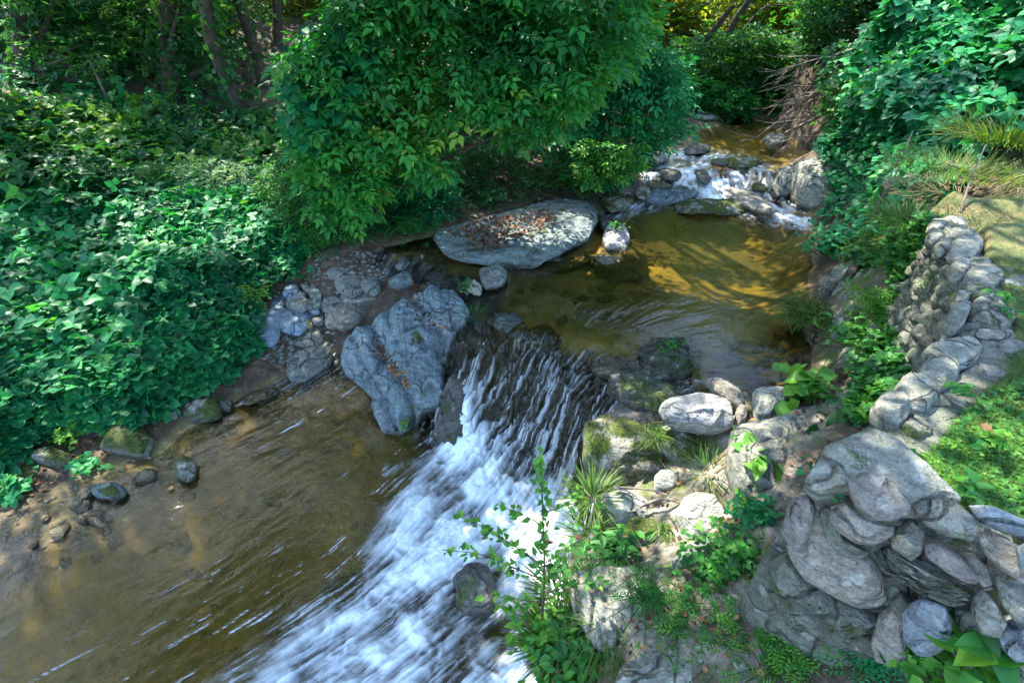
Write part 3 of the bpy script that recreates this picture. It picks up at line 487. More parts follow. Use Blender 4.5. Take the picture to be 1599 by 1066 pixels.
# far right shore: cracked outcrop and bank blocks
k0 = 1
for d in [('cracked grey outcrop block nearest the pool', 1291, 445, 34, 30, 10, .98, .12, 'walltop'),('broad pale outcrop block in front of the cracked ones', 1322, 458, 52, 28, 5, 1.0, .1, 'walltop'),('upper grey outcrop block under the bush', 1318, 425, 46, 22, -10, 1.06, .1, 'walltop'),
 ('warm-coloured outcrop block at the wall foot', 1365, 438, 60, 34, 8, 1.14, .08, 'pale'),('small outcrop block between grey and warm ones', 1345, 463, 24, 24, 0, 1.06, .08, 'walltop'),('pale bank stone below the outcrop', 1322, 508, 44, 32, 15, 1.0, .1, 'pale'),
 ('slanting grey bank stone by the pool grass', 1335, 486, 50, 20, -25, 1.08, .06, 'walltop'),('mossy-topped bank block by the dead twigs', 1306, 590, 50, 24, 5, .98, .1, 'mossy'),('jagged grey bank block above the twigs', 1330, 566, 44, 26, 30, 1.02, .08, 'walltop'),
 ('low flat stone at the pool corner', 1290, 622, 60, 22, -8, .96, .08, 'grey'),('shaded bank stone below the leafy weeds', 1262, 655, 60, 26, 10, 1.0, .08, 'grey'),('tall grey stone against the mossy weeds', 1345, 604, 30, 44, 10, 1.1, .08, 'walltop'),
 ('round grey stone by the yellow-green ferns', 1365, 520, 24, 24, 0, 1.14, .08, 'grey'),('shallow rock shelf washed by the pool edge', 1280, 510, 40, 60, 20, .82, .04, 'bedst')]:
    rock(*d, res=1.5, irr=.2, cuts=8)
# drowned stones, shared label
SG = 'drowned stones on the pool floors'
for (x0, y0, x1, y1, zz, n) in [(20,760,330,900,-.1,34),(1080,520,1260,610,.68,22),(800,440,960,500,.64,14),(430,640,600,720,-.2,12),(1000,335,1240,400,.62,10),(250,780,600,1000,-.3,16)]:
    for i in range(n):
        x, y = random.uniform(x0, x1), random.uniform(y0, y1); p = P(x, y, zz); gz = float(ground(p[:1], p[1:2])[0]); wz = float(WR(p[:1], p[1:2])[0])
        if gz > wz+.03: continue
        s = random.uniform(16, 46)*(1 if y > 500 else .7); rock('brown drowned stone lying on the muddy creek floor', x, y, s, s*.55, random.uniform(-40, 20), gz+.005, random.uniform(.015, .04), 'bedst', group=SG, res=.7, irr=.2)
# pebbles and gravel
def gravel(name, label, cat, pts, s0, s1, mat):
    base = []; 
    for s in range(5):
        th = np.linspace(0, 2*math.pi, 12, endpoint=False); O = np.stack([np.cos(th), np.sin(th)*.65, 0*th], -1)*(1+.18*rng.standard_normal(12))[:, None]
        base.append(rockVF(O, np.zeros(3), (0, 0, 1), .38, .3, s+1, res=.16, rough=.08, cuts=4))
    Vs = []; Fs = []; o = 0
    for p in pts:
        v, f = base[random.randrange(5)]; a = random.uniform(0, 6.28); sc = random.uniform(s0, s1)*random.uniform(.6, 1); c_, s_ = math.cos(a), math.sin(a)
        v = v@np.array([[c_, s_, 0], [-s_, c_, 0], [0, 0, 1]])*sc+p; Vs.append(v); Fs.append(f+o); o += len(v)
    return tag(mesh(name, np.concatenate(Vs), np.concatenate(Fs), M[mat]), label, cat, kind='stuff')
def gpts(poly, n, dz=0):
    a = np.array(poly, float); x = rng.uniform(a[:, 0].min(), a[:, 0].max(), n*5); y = rng.uniform(a[:, 1].min(), a[:, 1].max(), n*5)
    k = inpoly(x, y, poly); return onground(x[k][:n], y[k][:n])+[0, 0, dz]
gravel('gravel', 'grey gravel filling the heap of stones by the vines', 'gravel', gpts([(430,455),(500,400),(600,385),(610,430),(560,470),(520,540),(450,575),(400,560)], 480), .018, .065, 'grey')
gravel('wet_gravel', 'wet brown gravel along the muddy left shore', 'gravel', gpts([(0,760),(120,710),(260,690),(340,650),(400,640),(330,720),(200,820),(60,900),(0,900)], 380), .015, .05, 'bedst')
gravel('bank_rubble', 'pale rubble between the boulders of the right bank', 'rubble', gpts([(930,640),(1150,640),(1300,440),(1390,420),(1390,640),(1210,900),(1190,1060),(900,1060),(900,860)], 420), .012, .04, 'walltop')
# ------------------------------------------------------------------ dry stone retaining wall
wt3 = np.array([[p[0], p[1], 1.86] for p in walltop]); wc = wt3.mean(0)
wall = empty('stone_wall', (wt3[8][0], wt3[8][1], 1.1), 'curving retaining wall of stacked river stones holding up the lawn', 'wall')
tp = curve(wt3, 5); tg = np.gradient(tp, axis=0); tg /= np.linalg.norm(tg, axis=1)[:, None]; nout = np.stack([tg[:, 1], -tg[:, 0], 0*tg[:, 0]], -1)
# outward side is away from the lawn
if inpoly((tp+nout*.08)[20:21, 0], (tp+nout*.08)[20:21, 1], lawnpoly)[0]: nout = -nout
rows = []
for k, hgt in enumerate(np.linspace(0, 1, 26)):
    bat = np.where(np.arange(len(tp)) < 30, .17, .05)[:, None]; q = tp+nout*(-.05+bat*hgt)-np.array([0, 0, .95*hgt]); q = q+nout*(.02*fbm(q*9, 3, 7))[:, None]; rows.append(q)
rows.insert(0, tp-nout*.25-[0, 0, .015]); rows.insert(1, tp-nout*.08+[0, 0, .0])
R_ = np.array(rows); mesh('wall_core', R_.reshape(-1, 3), gridF(len(rows), len(tp)), M['wall'], wall)
npart = 0
# far face: rows of rounded stones
seg = curve(wt3[:7], 8); sl_ = np.concatenate([[0], np.cumsum(np.linalg.norm(np.diff(seg, axis=0), axis=1))])
pV = []; pF = []; po = 0
for r_ in range(10):
    s = .03+.05*(r_ % 2); 
    while s < sl_[-1]-.25 and True:
        wdt = random.uniform(.13, .24); c = np.array([np.interp(s+wdt/2, sl_, seg[:, k]) for k in range(3)]); t2 = np.array([np.interp(s+wdt/2+.03, sl_, seg[:, k]) for k in range(3)])-c; t2 /= np.linalg.norm(t2)
        n = np.array([t2[1], -t2[0], 0]); n = n if not inpoly(np.array([c[0]+n[0]*.1]), np.array([c[1]+n[1]*.1]), lawnpoly)[0] else -n
        zz = 1.81-.074*r_+random.uniform(-.015, .015); c = c+n*(-.005+.17*(1.86-zz)); c[2] = zz; th = np.linspace(0, 2*math.pi, 20, endpoint=False); hh = random.uniform(.078, .108); tilt = random.uniform(-.25, .25)
        a_, b_ = np.cos(th)*wdt*.52, np.sin(th)*hh*.55; O = c+(a_*math.cos(tilt)-b_*math.sin(tilt))[:, None]*t2+(a_*math.sin(tilt)+b_*math.cos(tilt))[:, None]*np.array([0, 0, 1.])
        V, F = rockVF(O, c, n, random.uniform(.045, .08), .05, random.randrange(9999), res=.7, flat=2.2, rough=.05, cuts=3, ter=0); s += wdt; npart += 1
        if npart <= 40: mesh('stone', V, F, M['wall'], wall)
        else: pV.append(V); pF.append(F+po); po += len(V)
tag(mesh('packed_stones', np.concatenate(pV), np.concatenate(pF), M['wall'], wall), kind='stuff')
# cap stones along the far edge
def c4(x, y): return 1250+x/2.96, 320+y/2.96
for x, y, w, h, a, H in [(635,100,92,44,-10,.06),(705,110,104,66,10,.07),(620,155,74,54,0,.06),(730,158,130,52,-8,.07),(752,215,142,96,-12,.09),(655,210,78,62,0,.06),(725,312,92,82,0,.07),(840,352,166,78,-2,.08),(815,293,110,62,0,.06),(738,440,64,52,0,.05),(822,418,126,60,3,.06),(848,465,110,42,0,.05),(712,535,90,170,40,.07),(870,530,180,104,22,.08),(890,608,206,52,3,.03),(968,660,130,50,0,.03),(700,702,250,120,-8,.07),(520,890,180,140,15,.08),(408,960,150,140,40,.08),(620,800,190,120,-30,.07),(980,300,150,56,0,.03),(995,362,150,60,0,.03),(950,500,130,40,10,.02),(880,780,150,60,10,.02),(525,1040,150,80,5,.03)]:
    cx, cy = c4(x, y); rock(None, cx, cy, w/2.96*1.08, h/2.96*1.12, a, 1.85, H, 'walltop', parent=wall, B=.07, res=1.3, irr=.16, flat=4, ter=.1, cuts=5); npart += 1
# near face: overlapping slabs, on the plane of the face
nf = np.array([-.60, -.77, .12]); nf /= np.linalg.norm(nf); pf = np.array([.95, 1.17, 1.88]); rgt = np.array([.78, -.62, 0])
def c1(pts): return [(1040+x/2.503, 640+y/2.503) for x, y in pts]
def slab(poly, off, tz, H, mat, label=None, B=.05, **kw):
    """off: how far the plate stands proud of the face; tz: how much its normal leans up"""
    n = nf+np.array([0, 0, tz]); n /= np.linalg.norm(n); pl = np.array(c1(poly)); c = PP(pl[:, 0].mean(), pl[:, 1].mean(), pf+nf*off, nf)
    kw.setdefault('flat', 6); kw.setdefault('rough', .025); kw.setdefault('cuts', 4); kw.setdefault('ter', .06); kw.setdefault('res', 2)
    rock(label, 0, 0, 0, 0, poly=c1(poly), plane=(c, n), H=H*.75, B=B, mat=mat, parent=wall, **kw)
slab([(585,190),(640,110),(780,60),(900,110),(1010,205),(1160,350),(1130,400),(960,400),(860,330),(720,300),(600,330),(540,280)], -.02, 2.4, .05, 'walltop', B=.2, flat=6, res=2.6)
slab([(470,380),(520,330),(600,320),(650,400),(700,500),(800,570),(850,660),(872,740),(850,780),(760,755),(640,700),(540,640),(480,560),(450,460)], .0, .1, .09, 'brown', 'big lichen-spotted face boulder of the wall corner', B=.12, res=3)
slab([(405,590),(470,560),(560,640),(680,730),(840,830),(815,860),(700,862),(580,835),(470,780),(405,740),(400,660)], -.02, -.05, .10, 'wall', B=.12, res=2.4, strata=.02, sang=.6)
slab([(470,380),(500,340),(560,330),(590,400),(560,480),(550,575),(500,560),(460,480)], .05, .1, .06, 'purple', B=.06)
slab([(640,372),(700,362),(760,415),(840,445),(898,455),(890,490),(820,530),(740,522),(675,480),(638,430)], .09, .7, .04, 'brown', B=.04)
slab([(590,370),(640,380),(660,480),(740,545),(800,560),(770,585),(690,570),(620,500)], .05, .5, .03, 'wall', B=.05)
slab([(708,265),(758,235),(850,255),(910,310),(955,372),(950,405),(880,436),(800,432),(745,385),(710,320)], .12, 1.2, .035, 'purple', 'smooth purplish oval flagstone near the wall corner', B=.035)
slab([(964,372),(1020,340),(1110,350),(1190,410),(1218,470),(1200,512),(1110,497),(1020,452),(975,412)], .05, 1.1, .045, 'walltop', B=.04)
slab([(1180,365),(1260,375),(1399,430),(1440,470),(1420,510),(1300,470),(1215,430)], .0, 1.5, .035, 'slate', 'thin slate-blue slab on the lawn edge', B=.03)
slab([(1215,495),(1260,465),(1340,500),(1420,560),(1430,660),(1399,680),(1300,620),(1240,560)], .04, .5, .06, 'brown', B=.05)
slab([(1005,530),(1060,520),(1150,570),(1215,640),(1222,685),(1150,665),(1070,615),(1020,575)], .07, .4, .03, 'purple', B=.04)
slab([(805,560),(870,525),(1000,590),(1100,640),(1205,695),(1195,755),(1100,740),(960,680),(850,620)], .0, .3, .06, 'wall', B=.1, strata=.03, sang=.5, sfreq=12, res=2.4)
slab([(860,480),(960,430),(1010,480),(1000,560),(960,590),(880,540)], .02, .7, .03, 'walltop')
slab([(920,800),(950,760),(1000,740),(1090,765),(1125,830),(1110,910),(1060,960),(980,950),(925,890)], .06, .1, .04, 'slate', 'angular slate-blue stone low in the near wall face')
slab([(800,900),(830,800),(880,765),(930,800),(935,900),(970,970),(890,985),(815,965)], .02, .1, .06, 'brown')
slab([(870,740),(920,720),(970,760),(950,830),(900,820)], .0, .1, .04, 'wall')
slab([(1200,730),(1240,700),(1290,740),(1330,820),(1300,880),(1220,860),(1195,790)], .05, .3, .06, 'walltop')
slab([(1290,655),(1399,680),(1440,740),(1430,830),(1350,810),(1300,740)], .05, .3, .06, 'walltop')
slab([(1290,850),(1399,815),(1450,850),(1440,960),(1350,960),(1295,900)], .03, .2, .07, 'slate')
slab([(1370,545),(1430,520),(1470,600),(1440,640),(1375,610)], .1, .3, .04, 'slate')
slab([(1120,770),(1200,760),(1230,840),(1180,880),(1130,840)], .0, .2, .05, 'wall')
slab([(1330,960),(1420,950),(1480,1010),(1440,1080),(1340,1070)], .03, .2, .06, 'walltop')
slab([(1130,560),(1200,560),(1260,620),(1290,700),(1240,700),(1190,640)], .02, .4, .04, 'brown')
slab([(980,690),(1080,720),(1120,770),(1060,775),(990,745)], -.02, .1, .05, 'wall')
slab([(1110,900),(1200,870),(1290,900),(1300,990),(1200,1010),(1120,970)], .0, .1, .07, 'brown')
# rough inner stones of the near part between the plates
for i in range(10):
    x, y = random.choice([(1010,900),(890,700),(960,700),(1180,700),(1260,880),(1000,1000),(1130,1010),(760,880),(1220,1040),(1340,830)]); x += random.uniform(-20, 20); y += random.uniform(-15, 15)
    slab([(x+50*math.cos(a)*random.uniform(.7, 1.1), y+36*math.sin(a)*random.uniform(.7, 1.1)) for a in np.linspace(0, 6.28, 9)[:-1]], -.04, .1, .05, 'wall', res=1)
# ------------------------------------------------------------------ leaves
def leaflet(w, fold=.10, droop=.10):
    V = np.array([(0,0,0),(0,.38,.0),(0,.72,-droop*.4),(0,1,-droop),(-w,.30,fold),(-w*.78,.62,fold*.5),(w,.30,fold),(w*.78,.62,fold*.5)], float)
    F = np.array([(0,1,4),(1,5,4),(1,2,5),(2,3,5),(0,6,1),(1,6,7),(1,7,2),(2,7,3)]); return V, F
def leaf4(w, fold=.12): return np.array([(0,0,0),(-w,.42,fold),(0,1,-.06),(w,.42,fold)], float), np.array([(0,2,1),(0,3,2)])
def compound(base, parts):
    Vs = []; Fs = []; o = 0
    for (x, y, ang, sc) in parts:
        a = math.radians(ang); V = base[0]*sc; V = np.stack([V[:, 0]*math.cos(a)+V[:, 1]*math.sin(a)+x, -V[:, 0]*math.sin(a)+V[:, 1]*math.cos(a)+y, V[:, 2]-.25*(x*x+.3*y*y)], -1)
        Vs.append(V); Fs.append(base[1]+o); o += len(V)
    return np.concatenate(Vs), np.concatenate(Fs)
TRI = [(0,.35,0,.6),(-.03,.28,-75,.52),(.03,.28,75,.52)]
PIN = [(0,.62,0,.42),(-.02,.5,-48,.38),(.02,.5,48,.38),(-.02,.2,-62,.36),(.02,.2,62,.36)]
PIN7 = [(0,.78,0,.3)]+[(s*.02, y, s*58, .32) for y in (.15,.38,.6) for s in (-1,1)]
T_KUD = compound(leaflet(.42, .06, .08), TRI); T_KUDL = compound(leaf4(.42), TRI)
T_ELD = compound(leaflet(.25, .08, .14), PIN); T_ELDL = compound(leaf4(.26), PIN)
T_FERN = compound(leaf4(.2), PIN7); T_OV = leaflet(.28); T_OVL = leaf4(.3); T_IVY = leaflet(.45, .08, .1)
def blade(w=.02, n=4, bend=.5):
    V = []; 
    for i in range(n+1):
        t = i/n; V += [(-w*(1-t**1.5)-.001, t*math.cos(bend*t), -t*math.sin(bend*t)*.6), (w*(1-t**1.5)+.001, t*math.cos(bend*t), -t*math.sin(bend*t)*.6)]
    F = []
    for i in range(n): F += [(2*i, 2*i+1, 2*i+3), (2*i, 2*i+3, 2*i+2)]
    return np.array(V), np.array(F)
T_BL = blade()
def orient(n, lean=0., up=1., jit=.35, az=None, azj=math.pi, droop=.15, dj=.3):
    """leaf direction y and normal z per leaf; az = preferred azimuth of the leaf tip"""
    a = (rng.uniform(-math.pi, math.pi, n) if az is None else az+rng.uniform(-azj, azj, n)); e = -droop+rng.normal(0, dj, n)
    d = np.stack([np.cos(a)*np.cos(e), np.sin(a)*np.cos(e), np.sin(e)], -1)
    nn = np.array([0, 0, 1.])*up+rng.normal(0, jit, (n, 3)); nn -= (nn*d).sum(1)[:, None]*d; nn /= np.linalg.norm(nn, axis=1)[:, None]+1e-9
    return d, nn
def leaves(name, pos, tmpl, size, mat, parent=None, o=None, var=None, label=None, cat=None, kind=None, group=None, loc=None, **kw):
    n = len(pos); d, nn = o if o is not None else orient(n, **kw); x = np.cross(d, nn); sz = np.broadcast_to(size, (n,))*rng.uniform(.65, 1.2, n)
    R = np.stack([x, d, nn], 1)                                         # rows
    V = np.einsum('kj,nji->nki', tmpl[0], R)*sz[:, None, None]+np.asarray(pos)[:, None]; k = len(tmpl[0])
    F = (tmpl[1][None]+(np.arange(n)*k)[:, None, None]).reshape(-1, 3)
    if var is None: var = np.clip(.45+.32*fbm(np.asarray(pos)*1.3, 2, 40)+rng.normal(0, .2, n), 0, 1)
    var = np.resize(var, n)
    o_ = mesh(name, V.reshape(-1, 3), F, M[mat], parent, smooth=False, attrs={'var': np.repeat(var, k)}, loc=loc)
    if kind or label: tag(o_, label, cat, group, kind)
    return o_
def inside(poly, n):
    a = np.array(poly, float); X = []; Y = []
    while sum(map(len, X)) < n:
        x = rng.uniform(a[:, 0].min(), a[:, 0].max(), n*2); y = rng.uniform(a[:, 1].min(), a[:, 1].max(), n*2); k = inpoly(x, y, poly); X.append(x[k]); Y.append(y[k])
    return np.concatenate(X)[:n], np.concatenate(Y)[:n]
def fillpx(poly, y0, y1, n, clump=.0, freq=1.2, pw=1.3, seed=50):
    x, y = inside(poly, n*3); dd = y0+(y1-y0)*rng.random(len(x))**pw; p = PY(x, y, dd); p = p[p[:, 2] > gh(p[:, 0], p[:, 1])+.03]
    if clump: p = p[fbm(p*freq, 3, seed) > rng.uniform(-1.2, .9, len(p))*1+clump-.5]
    return p[:n]
def ellips(c, r, n, clump=.2, seed=60, shell=.5):
    u = rng.normal(0, 1, (n*4, 3)); u /= np.linalg.norm(u, axis=1)[:, None]; q = u*(rng.random(len(u))**(1/3)*(1-shell)+shell*rng.uniform(.75, 1.02, len(u)))[:, None]; q *= (1+.25*fbm(u*1.8, 3, seed))[:, None]; p = q*r+c
    p = p[fbm(p*1.3, 3, seed+1) > rng.uniform(-1, .8, len(p))+clump-.4]; p = p[p[:, 2] > gh(p[:, 0], p[:, 1])+.05]; return p[:n]
# vines smothering the left bank
vp = [(0,300),(100,285),(250,275),(400,300),(490,330),(520,375),(470,415),(420,445),(400,503),(400,550),(362,590),(300,622),(255,652),(215,668),(150,672),(115,672),(70,690),(0,745),(-60,780),(-60,300)]
x, y = inside(vp, 19000); p = onground(x, y); e = dpoly(x, y, vp); hh = (.08+.30*np.clip(vn(xy0(p[:, 0]*1.4, p[:, 1]*1.4), 3)*.5+.6, 0, 1))*sm(-15, 40, e); 
n = len(p); p[:, 2] += hh*rng.uniform(.55, 1.05, n)+.02
far = np.stack([rng.uniform(-13, -2.5, 9000), rng.uniform(-3, 10, 9000)], -1); gz = gh(far[:, 0], far[:, 1]); k = (gz > .25) & (far[:, 0] < -3.6-0*far[:, 1]); far = np.c_[far[k], gz[k]+rng.uniform(.1, .4, k.sum())]
leaves('ground_cover', np.concatenate([p, far]), T_KUD, np.concatenate([.15*rng.uniform(.6, 1.25, len(p)), .22+0*far[:, 0]]), 'kudzu', label='dense teal-green ivy-like vine leaves smothering the left bank', cat='ground cover', kind='stuff', droop=.1, jit=.45, az=-1.2, azj=2.2)
# low weeds along the shore rim
def weeds(label, px, py, n, rad, hgt, tm, size, mat, name='weed', cat='weed', dz=0, z=None, var=None, stems=True, group=None, droop=.1, az=None, azj=math.pi):
    b = onground(px, py) if z is None else P(px, py, z); b = b+[0, 0, dz]; r = np.abs(rng.normal(0, .5, n)); a = rng.uniform(0, 6.28, n); hz = hgt*rng.random(n)**.6*(1-.35*np.clip(r, 0, 1))
    pos = b+np.stack([np.cos(a)*r*rad, np.sin(a)*r*rad, hz], -1)
    t = empty(name, tuple(b), label, cat, group); leaves('foliage', pos, tm, size, mat, t, jit=.4, droop=droop, az=az, azj=azj, var=var)
    if stems:
        L = [(np.array([b+np.array([np.cos(a[i])*r[i]*rad*.2, np.sin(a[i])*r[i]*rad*.2, -.01]), (b+pos[i])/2+[0, 0, .01], pos[i]]), [.003, .0022, .0012]) for i in range(0, n, 3)]
        V, F = tubes(L, 4); mesh('stem', V, F, M['grass'], t)
    return t
def tuft(label, px, py, n, L, rad, mat='grass', z=None, az=None, azj=math.pi, group=None, name='grass_tuft', droop=.3, w=1., dz=0):
    b = onground(px, py) if z is None else P(px, py, z); b = b+[0, 0, dz]; a = rng.uniform(0, 6.28, n); r = rad*rng.random(n)**.5; pos = b+np.stack([np.cos(a)*r, np.sin(a)*r, 0*a-.01], -1)
    e = np.clip(rng.normal(.95-droop, .35, n), .05, 1.45); aa = (a if az is None else az+rng.uniform(-azj, azj, n)); d = np.stack([np.cos(aa)*np.cos(e), np.sin(aa)*np.cos(e), np.sin(e)], -1); nn = np.array([0, 0, 1.])+rng.normal(0, .2, (n, 3)); nn -= (nn*d).sum(1)[:, None]*d; nn /= np.linalg.norm(nn, axis=1)[:, None]
    tm = (T_BL[0]*[w, 1, 1], T_BL[1]); o_ = leaves(name, pos, tm, L, mat, o=(d, nn), loc=tuple(b)); return tag(o_, label, 'grass', group)
bright = lambda n: np.clip(rng.normal(.8, .15, n), 0, 1)
weeds('bright lime-green herb clump growing by the left boulders', 105, 690, 90, .16, .16, T_KUD, .07, 'herb', var=bright(90))
weeds('dark ivy sprig over the two-tone boulder at the photo left edge', 22, 765, 60, .18, .12, T_KUD, .12, 'kudzu')
weeds('three-leaved vine runner reaching onto the wet shore', 130, 728, 34, .2, .06, T_KUD, .11, 'kudzu')
weeds('bright green seedlings at the vine edge beside the trickle', 345, 568, 70, .15, .12, T_KUD, .08, 'herb', var=bright(70))
weeds('fresh fern leaves beside the tall blue-grey slab', 398, 470, 60, .15, .2, T_FERN, .17, 'herb', var=bright(60))
weeds('light green leafy stalks by the vine edge over the pale-capped boulder', 240, 628, 50, .15, .12, T_KUD, .08, 'herb')
weeds('ferny weed clump above the heap of stones', 500, 385, 120, .35, .3, T_FERN, .2, 'elder')
weeds('ferny greenery hanging over the gravel left of the slab', 555, 365, 140, .4, .3, T_FERN, .2, 'elder')
weeds('tiny green tuft on the white rock in the upper pool', 962, 358, 60, .1, .09, T_OVL, .05, 'herb', z=.93)
weeds('moss and sprouts on the hump right of the crest', 1050, 545, 60, .22, .05, T_OVL, .05, 'herb', z=.83)
tuft('trailing grass on the mossy hump in the stream', 1060, 558, 60, .16, .14, z=.84, droop=.7, az=-2.3, azj=.7)
tuft('yellow-green water grass standing at the crest', 1125, 600, 0+40, .10, .05, z=.75)
tuft('small grass clump in the pool just above the cascade', 905, 512, 50, .13, .05, z=.72, droop=.3)
tuft('grass fringe on the right flank of the ridged boulder', 733, 490, 110, .12, .12, z=.80, droop=.4)
weeds('leafy sprigs rooted in the back crack of the ridged boulder', 728, 450, 60, .14, .08, T_OVL, .04, 'herb', z=.85)
weeds('moss tuft at the lower tip of the ridged boulder', 632, 665, 50, .07, .04, T_OVL, .03, 'herb', z=.17, dz=.02, var=bright(50))
tuft('short grass at the lower tip of the ridged boulder', 648, 640, 50, .07, .06, z=.25, droop=.4)
weeds('leafy weeds on the bank between gravel and slab', 640, 365, 160, .4, .2, T_FERN, .15, 'elder')
weeds('low weeds at the back edge of the slab', 760, 318, 160, .5, .2, T_OV, .11, 'forest')
weeds('low weeds on the bank behind the stone heap', 450, 425, 160, .35, .2, T_KUD, .11, 'kudzu')
weeds('trailing vine leaves left of the long oval boulder', 372, 545, 90, .25, .15, T_KUD, .12, 'kudzu')
weeds('green sprigs on the bank below the outcrop', 1330, 530, 160, .25, .12, T_KUD, .06, 'herb')
weeds('dense bright weeds behind the outcrop', 1385, 425, 260, .3, .2, T_KUD, .08, 'herb', z=1.25)
weeds('weeds between the outcrop and the stacked wall', 1400, 465, 200, .22, .2, T_KUD, .07, 'herb', z=1.2)
weeds('leafy weeds at the water under the right bank vines', 1290, 395, 200, .3, .25, T_KUD, .1, 'kudzu', z=.95)
weeds('leafy weeds covering the soil behind the outcrop', 1345, 390, 240, .35, .2, T_KUD, .09, 'kudzu', z=1.2)
weeds('mixed weeds under the long grass at the wall end', 1420, 375, 200, .3, .15, T_KUD, .08, 'herb', z=1.4)
# right bank greenery
weeds('bright leafy weed patch beside the recess of the wall', 1375, 560, 260, .36, .22, T_KUD, .075, 'herb')
weeds('yellow-green fern patch below the stacked wall', 1372, 495, 200, .26, .22, T_FERN, .12, 'herb', var=bright(200), z=1.16)
weeds('green weeds at the foot of the stacked wall', 1395, 600, 180, .22, .2, T_KUD, .07, 'herb', z=1.14)
weeds('low green weeds between the wall foot and the leafy stalks', 1345, 655, 200, .24, .2, T_KUD, .06, 'herb', z=1.05)
weeds('broad-leaved bright stalks overhanging the pool corner', 1250, 625, 70, .22, .22, T_IVY, .11, 'herb', z=.98, var=bright(70))
weeds('broad-leaved seedlings below the bright stalks', 1300, 655, 50, .2, .12, T_IVY, .09, 'herb', z=1.02)
weeds('two big green leaves on a trailing stem by the wall corner', 1305, 672, 14, .1, .06, T_IVY, .11, 'herb', z=1.1)
tuft('long olive grass drooping into the pool', 1262, 485, 260, .32, .2, z=.95, az=-2.4, azj=1.3, droop=.45)
tuft('short grass at the foot of the outcrop', 1300, 500, 120, .2, .15, z=.98, droop=.4)
tuft('long grass falling over the bank behind the stacked wall', 1385, 385, 380, .2, .26, z=1.35, droop=.4, az=-1.8, azj=1.6)
weeds('dandelion-like weed on the wide pale bedrock', 1180, 712, 26, .13, .03, T_OV, .12, 'herb', z=1.04, stems=False, var=bright(26))
weeds('small weed at the edge of the wide pale bedrock', 1168, 690, 26, .09, .05, T_OV, .06, 'herb', z=1.03)
weeds('yellow-green moss sprouts right of the bright rounded boulder', 1160, 790, 60, .1, .06, T_OVL, .035, 'herb', z=.88, var=bright(60))
weeds('dark trefoil leaves between bright boulder and wall corner', 1180, 815, 120, .17, .12, T_KUD, .06, 'kudzu', z=.95)
weeds('bright weed cushion under the wall corner', 1150, 880, 200, .26, .12, T_KUD, .06, 'herb', z=.92)
weeds('green weeds below the cream boulder', 1110, 905, 150, .22, .12, T_KUD, .055, 'herb', z=.88)
tuft('thin grass spray below the bright weed cushion', 1160, 925, 110, .12, .15, z=.95)
tuft('green grass tussock hanging beside the cascade', 925, 775, 170, .22, .08, z=.55, droop=.4)
tuft('tall yellowish grass by the cascade under the tussock', 925, 830, 150, .22, .10, z=.45, droop=.1)
tuft('sunny grass tuft left of the bright rounded boulder', 1047, 822, 120, .16, .07, z=.62, az=-1.6, azj=1.0)
tuft('grass on the dark rock under the white boulder', 1022, 672, 110, .14, .09, z=.80, droop=.5, az=-1.6, azj=1)
tuft('grass streak on the mossy boulder beside the cascade', 935, 685, 90, .13, .09, z=.68, droop=.5, az=-1.8, azj=.9)
tuft('short grass on the shelf behind the white boulder', 1020, 610, 120, .12, .12, z=.76, droop=.5)
tuft('wispy grass beside the sandy hollow', 1110, 735, 90, .16, .12, z=.78, droop=.2)
weeds('tangled green leaves above the ragged bedrock', 960, 870, 140, .22, .15, T_OV, .07, 'herb', z=.55)
weeds('bright lime foliage clump at the bottom of the bank', 850, 1010, 130, .24, .2, T_OV, .065, 'herb', z=.45, var=bright(260))
tuft('lush grass clump beside the foam at the bottom', 880, 1000, 260, .24, .15, z=.5, droop=.2)
tuft('wild grass covering the bedrock near the bottom', 950, 960, 240, .15, .25, z=.75, droop=.5)
weeds('soft dark herb carpet left of the wall foot', 1220, 1035, 420, .30, .10, T_FERN, .07, 'herb', z=1.0)
weeds('soft green herb carpet at the bottom edge', 1150, 1010, 260, .24, .10, T_FERN, .06, 'herb', z=.95)
weeds('dark herb patch under the low wall stones', 1345, 1030, 260, .22, .14, T_FERN, .08, 'kudzu', z=1.1)
weeds('big glossy oval leaves in the lower right corner', 1510, 1050, 50, .13, .16, T_OV, .12, 'herb', z=1.5)
weeds('smaller leaves beside the glossy plant under the wall', 1425, 1045, 40, .1, .1, T_OV, .06, 'herb', z=1.4)
weeds('small dark creeper hanging on the wall corner', 1285, 748, 36, .08, .03, T_OVL, .035, 'kudzu', z=1.9)
weeds('pale vine leaves growing out of the stacked wall', 1470, 490, 14, .12, .05, T_IVY, .12, 'herb', z=1.55, var=bright(14))
weeds('yellowish fern growing from the wall joints', 1460, 455, 60, .12, .12, T_FERN, .1, 'herb', z=1.6)
weeds('tall mixed green weeds right of the sapling at the bottom edge', 905, 1040, 200, .24, .18, T_OV, .07, 'herb', z=.5)
weeds('leafy green weeds climbing the bedrock left side', 905, 930, 220, .2, .18, T_OV, .06, 'herb', z=.4)
tuft('yellowish grass between bedrock and foam', 880, 930, 240, .2, .14, z=.3, droop=.3)
weeds('creeping green patch at the foot of the ragged bedrock', 1010, 930, 200, .25, .06, T_FERN, .05, 'herb', z=.85)
weeds('small green patch beside the flat grey rock', 1060, 975, 200, .22, .06, T_FERN, .05, 'herb', z=.9)
